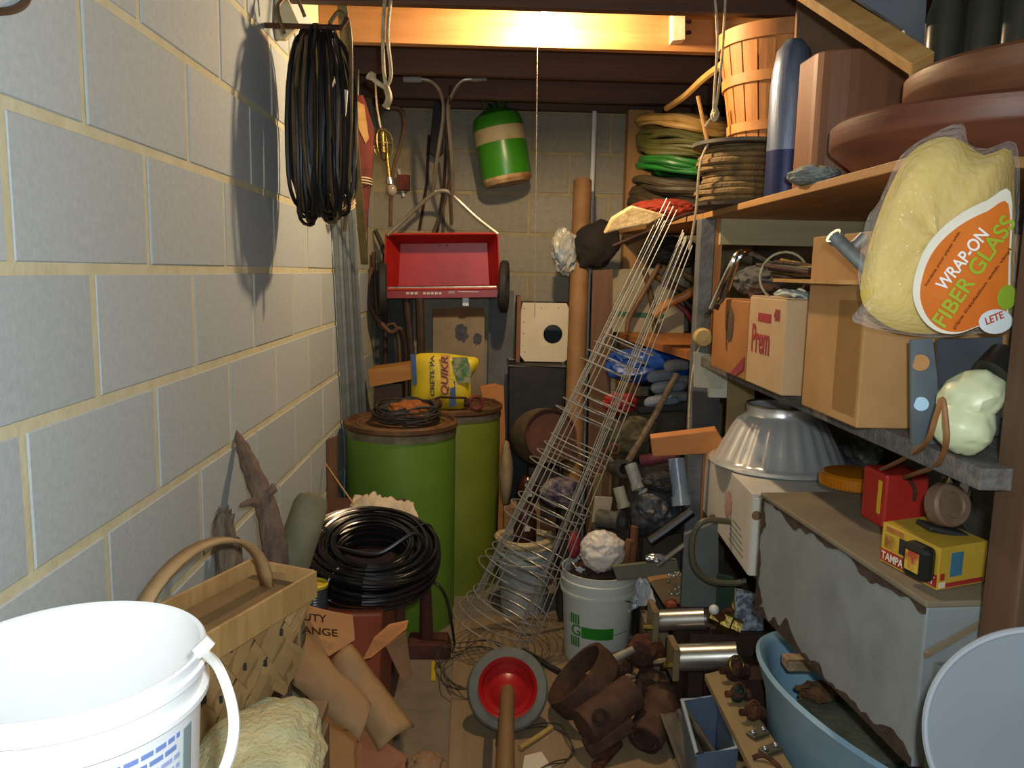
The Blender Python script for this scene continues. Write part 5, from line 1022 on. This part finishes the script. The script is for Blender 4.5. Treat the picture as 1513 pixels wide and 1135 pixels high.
one(MB().poly(px([(879, 735), (905, 736), (900, 768), (874, 772)], 3.03), (0, .004, .004)), 'cream_card', CARDL, 'cream cardboard piece standing above the grey can', 'card')
one(MB().bar(AY(885, 700, 3.06), V((.385, 3.04, 0)), .035, .02), 'wood_batten', wood('#8d7448', '#756038', 2), 'tan wood batten standing beside the cages', 'batten')
clothpile('rubber_boot_bag', AY(970, 758, 2.83), (.088, .08, .085), M('#33363c', '#24262a', 8, .5, bump=.2), 'dark blue grey rubber sack in the middle of the heap', 'sack', 12, .35, 2)
clothpile('rubber_cover', AY(978, 712, 2.83), (.062, .055, .035), BLACKM, 'black lumpy cover on top of the rubber sack', 'cover', 14, .3, 2)
one(MB().tube(smooth(px([(960, 800), (978, 788), (1000, 772), (1022, 755)], 2.735), 6), .02, 10), 'black_hose', BLACK, 'thick black hose lying across the rubber sack', 'hose', sm=True)
one(MB().tube(smooth([AY(972, 836, 2.607), AY(1000, 814, 2.60), AY(1030, 792, 2.60), AY(1052, 776, 2.60), V((.768, 2.60, .625))], 6), .010, 8), 'grey_pipe', M('#6d6a60', '#56534a', 8, .5, .5), 'thin grey pipe slanting up to the white carton', 'pipe', sm=True)
one(MB().tube(smooth([V((.775, 2.42, .66))]+px([(1040, 770), (1024, 795), (1026, 835), (1050, 858), (1085, 862), (1102, 858)], 2.40), 7), .010, 8), 'olive_hose', M('#5c5844', '#454232', 8, .5), 'olive hose loop curving below the white carton', 'hose', sm=True)
one(MB().poly(px([(1012, 790), (1062, 770), (1062, 899), (1006, 899)], 2.585), (0, .02, 0)), 'grey_plank', M('#6d716e', '#5c605c', 8, .75, bump=.15), 'upright grey plank below the white carton', 'plank', bevel=.002)
one(MB().poly(px([(1062, 850), (1085, 855), (1085, 909), (1060, 909)], 2.52), (0, .02, 0)), 'green_board', M('#2f4a3a', '#24382c', 8, .6), 'small dark green board behind the brass valve', 'board')
one(MB().poly(px([(1088, 872), (1128, 882), (1128, 932), (1088, 932)], 2.40), (0, .02, 0)), 'speckled_board', M('#a9b5c0', '#5c646c', 60, .5, contrast=.3), 'pale blue speckled metal piece below the white carton', 'metal piece')
one(MB().poly(px([(905, 838), (1000, 828), (1004, 846), (912, 858)], 2.6), (0, .02, .0)), 'weathered_batten', M('#6d6a58', '#56533f', 8, .8), 'weathered grey slat lying in the heap', 'slat')
one(MB().blob(AY(968, 824, 2.61), (.035, .02, .013), 3, .3), 'foil_scrap', M('#b5bcc4', '#98a0a8', 20, .25, .8, .3), 'crumpled foil scrap on the grey slat', 'foil', sm=True)
for i, (pts, lab) in enumerate((([(930, 862), (936, 805), (938, 778)], 'rust brown iron strap standing beside the bags'), ([(921, 864), (926, 818), (931, 798)], 'bent rusty strap next to the white plastic bag'))):
    one(MB().tube(smooth(px(pts, 2.782-.03*i), 5), .015, 8), 'rusty_strap', M('#7d5230', '#5f3c22', 10, .8), lab, 'strap', sm=True)
t = T('small_parts_tin', 'open wooden tray with small parts beside the grey plank', 'tray', AY(985, 890, 2.6))
MB().poly(px([(960, 860), (1008, 850), (1012, 890), (985, 900)], 2.62), (0, .05, 0)).build('tray_wall', M('#a07a50', '#86643e', 8, .7), t)
mb = MB(); rr = random.Random(5)
for i in range(16): mb.blob(AY(rr.uniform(988, 1004), rr.uniform(842, 880), 2.59), (.007, .007, .007), i, .5, 2, 1)
mb.build('small_parts', M('#9aa090', '#7d8274', 30, .4, .5), t)
MB().blob(AY(992, 893, 2.585), (.022, .015, .016), 1, .2).build('orange_lump', M('#a85428', '#8a4420', 9, .7), t, True)
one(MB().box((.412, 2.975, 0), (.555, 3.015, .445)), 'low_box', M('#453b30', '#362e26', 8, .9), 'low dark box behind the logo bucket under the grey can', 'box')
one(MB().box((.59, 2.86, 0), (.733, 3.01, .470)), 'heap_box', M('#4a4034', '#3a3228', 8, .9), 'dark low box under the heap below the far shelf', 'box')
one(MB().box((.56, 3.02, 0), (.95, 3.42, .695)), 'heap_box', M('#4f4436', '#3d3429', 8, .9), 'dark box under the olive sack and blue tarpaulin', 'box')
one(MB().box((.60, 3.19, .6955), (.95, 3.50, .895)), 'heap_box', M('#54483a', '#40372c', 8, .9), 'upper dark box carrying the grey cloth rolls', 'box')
# ================================================ left foreground
cr = T('slatted_crate', 'wooden slatted crate against the block wall under the white bucket', 'crate', (-.44, 1.02, 0))
CW = wood('#7d6040', '#5f482e', 1); cx0, cx1, cy0, cy1, cz = -.585, -.27, .55, 1.31, .685
for i in range(5): MB().box((cx0, cy0+.155*i, cz-.018), (cx1, cy0+.155*i+.135, cz)).build('top_slat', CW, cr, bevel=.003)
for i in range(5): MB().box((cx1-.016, cy0, .03+.128*i), (cx1, cy1, .03+.128*i+.10)).build('side_slat', CW, cr, bevel=.003)
for i in range(5): MB().box((cx0, cy1-.03, .03+.128*i), (cx1-.018, cy1-.014, .03+.128*i+.10)).build('end_slat', CW, cr, bevel=.003)
for x in (cx0, cx1-.05):
    for y in (cy0, cy1-.065): MB().box((x, y, 0), (x+.03, y+.03, cz-.019)).build('leg', CW, cr)
wbk = V((-.432, .79, cz)); R0, R1, Hb = .112, .130, .345
t = T('white_bucket', 'big clean white plastic bucket with a bail handle near the block wall', 'bucket', wbk)
MB().lathe([(0, .003), (R0, .003), (R0+(R1-R0)*.85, Hb*.85), (R1*1.05, Hb*.852), (R1*1.05, Hb*.868), (R1*.995, Hb*.872), (R1*1.0, Hb*.93), (R1*1.05, Hb*.935), (R1*1.05, Hb*.955), (R1*1.02, Hb*.96), (R1*1.03, Hb*.995), (R1*1.015, Hb), (R1*.985, Hb*.995), (R1*.96, Hb*.85), (R0*.97, .02), (0, .02)], wbk, n=72).build('shell', M('#f1f2f2', '#e9ebea', 4, .35, bump=.0), t, True)
hp = wbk+V((R1*1.06*.85, -R1*.5, Hb*.78)); hp = wbk+V((R1*1.07, .0, Hb*.86))
MB().tube(smooth([AY(302, 965, .80), AY(322, 985, .74), AY(340, 1030, .70), AY(346, 1075, .68), AY(338, 1120, .66), AY(320, 1160, .66)], 7), .005, 8).build('bail_handle', plastic('#eceeee'), t, True)
MB().cyl(AY(294, 950, .80), AY(306, 962, .80), .011, 14).build('handle_boss', plastic('#eceeee'), t, True)
def wbp(ang, z, d=.0012):
    r = R0+(R1-R0)*z/Hb+d; a = math.radians(ang); return wbk+V((math.sin(a)*r, -math.cos(a)*r, z))
BLU = plastic('#7d92cc')
def wst(a0, a1, z0, z1, mat, nm):
    vs = []; fs = []; n = 10
    for i in range(n+1): a = a0+(a1-a0)*i/n; vs += [wbp(a, z0), wbp(a, z1)]
    for i in range(n): fs.append((2*i, 2*i+2, 2*i+3, 2*i+1))
    MB().add(vs, fs).build(nm, mat, t, solid=.0008)
rr = random.Random(2)
for i in range(9):
    z1 = .278-.011*i; a = 22
    while a < 74:
        b = a+rr.uniform(2.5, 7); wst(a, min(b, 76), z1-.006, z1-.001, BLU if i < 2 or i > 5 else plastic('#a9b6da'), 'blue_print'); a = b+1.4
wst(79, 86, .21, .275, plastic('#8fa0a0'), 'grey_print')
# woven basket
f0, f1 = V((-.462, 1.02, 0)), V((-.315, 1.37, 0)); bd = (f1-f0).normalized(); bn = V((-bd.y, bd.x, 0)); Lb = (f1-f0).length; Wb = .125; z0, z1 = cz+.012, cz+.205
def bp(u, v, z): return f0+bd*u+bn*v+V((0, 0, z))
t = T('splint_basket', 'woven splint basket with a hoop handle behind the white bucket', 'basket', bp(Lb/2, Wb/2, z0))
SPL = M('#a98858', '#8f6f42', 7, .65, bump=.1, rnd=.12); tap = .02
MB().hexa([bp(tap+.004, tap+.004, z0), bp(Lb-tap-.004, tap+.004, z0), bp(Lb-tap-.004, Wb-tap-.004, z0), bp(tap+.004, Wb-tap-.004, z0)], [bp(.006, .006, z1-.02), bp(Lb-.006, .006, z1-.02), bp(Lb-.006, Wb-.006, z1-.02), bp(.006, Wb-.006, z1-.02)]).build('liner', M('#7d6038', '#664c2a', 8, .8), t)
def face(u, w_, side):   # point on a face: u along, w 0..1 up
    zz = z0+(z1-z0)*w_; k = tap*(1-w_)
    if side == 'f': return bp(k+(Lb-2*k)*u, k-.001, zz), -bn
    return bp(Lb-k+.001, k+(Wb-2*k)*u, zz), bd
def strip(side, pts, wd):   # diagonal splint strip across a face
    vs = []; (a, na), (b, nb) = face(*pts[0], side), face(*pts[1], side); d = (b-a).normalized(); s_ = na.cross(d)*wd/2; nn = 10; fs = []
    for i in range(nn+1):
        p = a.lerp(b, i/nn)+na*(.0022+.002*math.sin(i*1.9+pts[0][0]*30)); vs += [p-s_, p+s_]
    for i in range(nn): fs.append((2*i, 2*i+1, 2*i+3, 2*i+2))
    MB().add(vs, fs).build('splint', SPL, t, solid=.0018)
for i in range(-2, 6):
    for sg in (1, -1):
        a = [i*.21, 0.]; b = [i*.21+.38, .86]
        def clip(P, Q):
            (x0_, y0_), (x1_, y1_) = P, Q; t0, t1 = 0., 1.; dx = x1_-x0_
            if dx > 0: t0 = max(t0, (0.02-x0_)/dx); t1 = min(t1, (.98-x0_)/dx)
            return ([x0_+dx*t0, y0_+(y1_-y0_)*t0], [x0_+dx*t1, y0_+(y1_-y0_)*t1]) if t1-t0 > .08 else None
        r_ = clip(a, b)
        if r_:
            P, Q = r_
            if sg < 0: P, Q = [1-P[0], P[1]], [1-Q[0], Q[1]]
            strip('f', (P, Q), .047)
for i in range(3): strip('e', ((.1+.3*i, 0), (.25+.3*i, .95)), .03)
for s_ in ('f', 'b', 'e', 's'):
    a, b = {'f': (bp(-.004, -.006, z1-.02), bp(Lb+.004, -.006, z1-.02)), 'b': (bp(-.004, Wb+.006, z1-.02), bp(Lb+.004, Wb+.006, z1-.02)), 'e': (bp(Lb+.004, -.006, z1-.02), bp(Lb+.004, Wb+.006, z1-.02)), 's': (bp(-.004, -.006, z1-.02), bp(-.004, Wb+.006, z1-.02))}[s_]
    MB().bar(a-bn*.004*(s_ == 'f'), b-bn*.004*(s_ == 'f'), .006, .05).build('rim_band', M('#b8925c', '#9c7844', 6, .6, bump=.08, stretch=(5, 5, 1)), t, bevel=.001)
hm = bp(Lb*.5, Wb/2, z1)
pts = [hm+bd*(.15*math.cos(a))+V((0, 0, -.02+.125*math.sin(a))) for a in [PI*i/16 for i in range(17)]]
vs = []; fs = []
for p in pts: vs += [p-bn*.013, p+bn*.013]
for i in range(16): fs.append((2*i, 2*i+1, 2*i+3, 2*i+2))
MB().add(vs, fs).build('hoop_handle', M('#a8875c', '#8d6d44', 6, .6, bump=.08), t, solid=.006, sm=True)
for u, w_ in ((.25, .7), (.45, .75), (.62, .78), (.55, .5), (.4, .35), (.7, .4), (.5, .2), (.8, .6), (.3, .45)):
    p, n_ = face(u, w_, 'f'); MB().cbox(p+n_*.0056, (.005, .004, .011)).build('gap_shade', BLACKM, t)  # black tabs on the splints stand in for the shade inside weave gaps
# insulation on the crate
one(MB().blob((-.330, 1.095, cz+.026), (.095, .135, .052), 4, .17, 1.5, 5), 'insulation_clump', M('#c0b486', '#a3a684', 14, .95, bump=.6, bscale=120), 'pale yellow green fibre insulation clump on the slatted crate', 'insulation', sm=True)
# driftwood
t = T('driftwood', 'grey brown jagged driftwood branch leaning on the block wall', 'driftwood', AY(400, 850, 1.75))
DW = M('#76604e', '#57453a', 9, .9, bump=.6, stretch=(3, 3, .6))
MB().tube(smooth([V((AY(408, 870, 1.72).x, 1.70, .01)), AY(408, 870, 1.72), AY(404, 800, 1.74), AY(392, 745, 1.78), AY(372, 695, 1.82), AY(356, 655, 1.86), AY(345, 634, 1.88)], 5), [.032, .034, .032, .033, .031, .030, .030, .029, .030, .028, .027, .028, .027, .025, .026, .025, .024, .023, .025, .022, .02, .022, .019, .016, .017, .013, .011, .009, .007, .005, .003], 9).build('trunk', DW, t, True)
MB().tube(smooth([AY(396, 752, 1.78), AY(375, 742, 1.75), AY(354, 748, 1.72)], 5), [.014, .013, .012, .011, .01, .011, .009, .009, .007, .006, .002], 7).tube([AY(388, 735, 1.78), AY(405, 722, 1.78), AY(402, 715, 1.78)], [.012, .010, .004], 7).build('branch', DW, t, True)
t = T('bark_stump', 'short splintered bark stump beside the driftwood', 'stump', AY(336, 850, 1.5))
mb = MB().tube(smooth([V((AY(341, 850, 1.52).x, 1.52, .01)), AY(341, 850, 1.52), AY(338, 810, 1.54), AY(330, 775, 1.55), AY(332, 750, 1.56)], 5), [.03, .03, .028, .028, .026, .024, .024, .023, .022, .022, .024, .022, .021, .021, .022, .022, .02, .02, .018, .016, .012], 9)
for k in range(8): rr = random.Random(k); p = AY(332+rr.uniform(-9, 9), 760, 1.55); mb.tube([p, p+V((rr.uniform(-.01, .01), 0, rr.uniform(.01, .035)))], [.007, .001], 5)
mb.build('bark', M('#7d6a54', '#4f4034', 14, .95, bump=.8, stretch=(4, 4, .7)), t, True)
t = T('canvas_roll', 'grey green canvas roll standing beside the driftwood', 'canvas roll', AY(425, 840, 2.15))
a, b = AY(423, 860, 1.95), AY(464, 730, 2.06)
MB().tube([V((a.x-.005, 1.945, 0)), a, a.lerp(b, .5), a.lerp(b, .88), a.lerp(b, .96), b], [.046, .046, .047, .045, .038, .018], 22).build('roll', M('#7d7a60', '#66634c', 9, .85, bump=.2), t, True)
# boxes below, black coil
one(MB().box((-.575, 2.52, 0), (-.30, 2.86, .595)), 'brown_box', M('#5a3828', '#452a1e', 6, .75), 'dark red brown box in front of the green drum', 'box', bevel=.005)
one(MB().hexa([(-.575, 2.12, 0), (-.31, 2.14, 0), (-.31, 2.45, 0), (-.575, 2.48, 0)], [(-.585, 2.1, .48), (-.285, 2.12, .48), (-.285, 2.47, .48), (-.585, 2.5, .48)]), 'red_clay_bin', M('#9a4a2c', '#843c22', 5, .6, bump=.05), 'red orange plastic bin under the black tubing coil', 'bin', bevel=.01)
t = T('tubing_coil', 'big glossy coil of black plastic tubing tied with string', 'tubing', (-.37, 2.26, .50))
mb = MB(); axc = V((.08, -.30, 1)).normalized(); cz0 = V((-.344, 2.318, .578)); x_, y_, _ = frame(axc)
for k in range(45):
    rr = random.Random(k+90); R = .112+.011*(k % 9)+rr.uniform(-.005, .005); h = -.045+.022*(k//9)+rr.uniform(-.006, .006)
    mb.coil(cz0+axc*h, axc+V((rr.uniform(-.05, .05), rr.uniform(-.05, .05), 0)), R, .0062, 1, 0, .03, k, 40, 6)
mb.build('tubing_loops', M('#0f1012', '#17181a', 9, .22, bump=.0), t, True)
for an in (-.5, 2.2, 4.4):
    e = x_*math.cos(an)+y_*math.sin(an); c_ = cz0+e*.168
    MB().ring(c_, axc.cross(e), .05, .0025, 24, 5).build('string_tie', plastic('#9aa5b8') if an < 0 else BLACK, t)
MB().tube(smooth([cz0+y_*.16+axc*.04, cz0+y_*.12+axc*.085, cz0+y_*.02+x_*.05+axc*.04, cz0-y_*.1+x_*.02+axc*.03], 6), .006, 7).build('loose_strap', BLACK, t, True)
one(MB().tube(smooth([AY(628, 862, 2.85)]+px([(645, 862), (660, 885), (668, 925)], 2.82)+[AZ(672, 955, .006)], 5), .005, 6), 'cord_piece', BLACK, 'short black cord end beside the iron stand', 'cord')
rg = one(MB().sheet(AY(507, 778, 2.50), AY(628, 835, 2.46), AY(608, 752, 2.72), AY(522, 738, 2.74), 34, 26, lambda u, v: .045*math.sin(v*PI)**.7*math.sin(u*PI)**.4+.05*noise.noise(V((u*3.2, v*2.6, 4)))+.022*noise.noise(V((u*8, v*6, 2)))+.012*(1-2*abs(noise.noise(V((u*9, v*5, 9)))))), 'white_rag', M('#cdbda4', '#b8a88e', 9, .9, bump=.1), 'crumpled cream rag on the dark red brown box', 'rag', sm=True, sides=80, solid=.004)
one(MB().tube([AY(480, 684, 2.83), AY(540, 770, 2.52)], .0028, 6), 'thin_rod', PINE, 'thin light rod leaning across the box before the drum', 'rod')
one(MB().poly([V((-.597, 2.90, AY(476, 650, 2.90).z)), AY(497, 645, 2.90), V((AY(497, 645, 2.90).x, 2.90, 0)), V((-.597, 2.90, 0))], (0, .02, 0)), 'brown_plank', wood('#7d5230', '#63401f', 2), 'brown plank standing between the block wall and the front drum', 'plank')
t = T('yellow_spool', 'grey ribbed spool with a yellow cap beside the tubing coil', 'spool', AY(463, 905, 2.13))
c_ = AY(465, 866, 2.12)+V((0, 0, .004))
mb = MB().lathe([(0, -.082)]+[(.034+(.0015 if i % 2 else 0), -.082+.0039*i) for i in range(20)]+[(.034, -.004)], c_, n=30); mb.build('ribbed_body', M('#4d5054', '#3c3f42', 8, .35, .2), t, True)
MB().lathe([(0, -.004), (.037, -.004), (.038, .004), (.034, .007), (.028, .003), (0, .002)], c_, n=36).build('cap', M('#d0b52c', '#bda022', 8, .45), t, True)
# torn cardboard
t = T('torn_carton', 'torn brown carton with flaps lettered UTY ANGE below the tubing coil', 'carton', (-.33, 1.8, 0))
MB().box((-.43, 1.62, 0), (-.24, 1.98, .27)).build('body', KRAFT, t, bevel=.003)
lf = [AY(447, 895, 1.92), AY(488, 905, 1.92), AY(521, 911, 1.92), AY(524, 946, 1.88), AY(486, 970, 1.84), AY(452, 939, 1.88)]
MB().poly(lf, (0, .004, .002)).build('lettered_flap', M('#b5814e', '#a3703f', 6, .8, bump=.05), t)
rgt = (AY(521, 925, 1.9)-AY(447, 917, 1.9)).normalized()
text(t, 'UTY', AY(449, 916, 1.895), rgt, V((-.05, .12, 1)), .058, .019, plastic('#4a2c18'), off=.004)
text(t, 'ANGE', AY(447, 935, 1.875), rgt, V((-.05, .12, 1)), .088, .019, plastic('#4a2c18'), off=.004)
def flap(pts, mat, nm, dp=(0, .005, .003)): MB().poly([AY(x, y, Y) for x, y, Y in pts], dp).build(nm, mat, t)
MB().sheet(AY(428, 1006, 1.68), AY(530, 1096, 1.60), AY(545, 1040, 1.70), AY(452, 936, 1.84), 14, 10, lambda u, v: .035*math.sin(v*PI)+.012*noise.noise(V((u*4, v*3, 2)))).build('flap', KRAFT, t, True, sides=60, solid=.004)
MB().sheet(AY(487, 984, 1.78), AY(560, 1110, 1.64), AY(612, 1074, 1.70), AY(519, 952, 1.82), 16, 8, lambda u, v: .025*math.sin(v*PI)+.008*math.sin(u*14)*(u < .5)+.006*noise.noise(V((u*6, v*3, 7)))).build('flap', M('#a07d54', '#8c6a44', 6, .7, bump=.08), t, True, sides=60, solid=.004)
flap([(480, 972, 1.82), (495, 990, 1.80), (535, 1045, 1.72), (500, 1050, 1.74), (490, 1010, 1.78)], M('#a85a34', '#964c28', 8, .8), 'inner_flap')
flap([(530, 1075, 1.68), (600, 1120, 1.66), (590, 1170, 1.60), (530, 1170, 1.60), (525, 1110, 1.64)], M('#a0623a', '#8c522e', 8, .8), 'lower_flap')
flap([(536, 975, 1.95), (552, 945, 1.97), (575, 925, 2.0), (603, 919, 2.02), (600, 930, 2.0), (575, 950, 1.98), (548, 972, 1.95)], ORANGECARD, 'orange_flap')
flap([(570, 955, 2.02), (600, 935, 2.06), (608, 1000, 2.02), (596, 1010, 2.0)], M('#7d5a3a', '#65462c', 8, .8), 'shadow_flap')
one(MB().blob(AZ(628, 1128, .06), (.06, .05, .04), 9, .2, 2., 4), 'brown_paper_wad', M('#9a7a58', '#806244', 8, .8, bump=.2), 'crumpled brown paper wad on the floor by the torn carton', 'paper', sm=True)
# ================================================ small settling moves so that things rest where they touch
def nudge(name, x, y, z): bpy.data.objects[name].location += V((x, y, z))
for n_, v_ in {
    'bark_stump': (0, 0, -.010), 'brown_paper_wad': (0, 0, -.016), 'wall_bracket': (-.029, 0, 0), 'work_lamp': (.030, 0, 0),
    'insulation_bag': (0, 0, -.008), 'grey_cloth': (.02, 0, -.012), 'garden_hose': (0, 0, -.026), 'garden_hose.001': (0, 0, -.026), 'garden_hose.002': (0, 0, -.036),
    'garden_hose.003': (0, 0, -.030), 'logo_bucket': (0, 0, .009), 'twine_wrap': (.015, 0, 0), 'cardboard_flap': (0, 0, -.046), 'rusty_gearbox': (0, 0, -.016),
    'white_rag': (0, 0, .006), 'rusty_pulley': (0, .02, .004), 'iron_casting.003': (0, 0, .005)}.items(): nudge(n_, *v_)
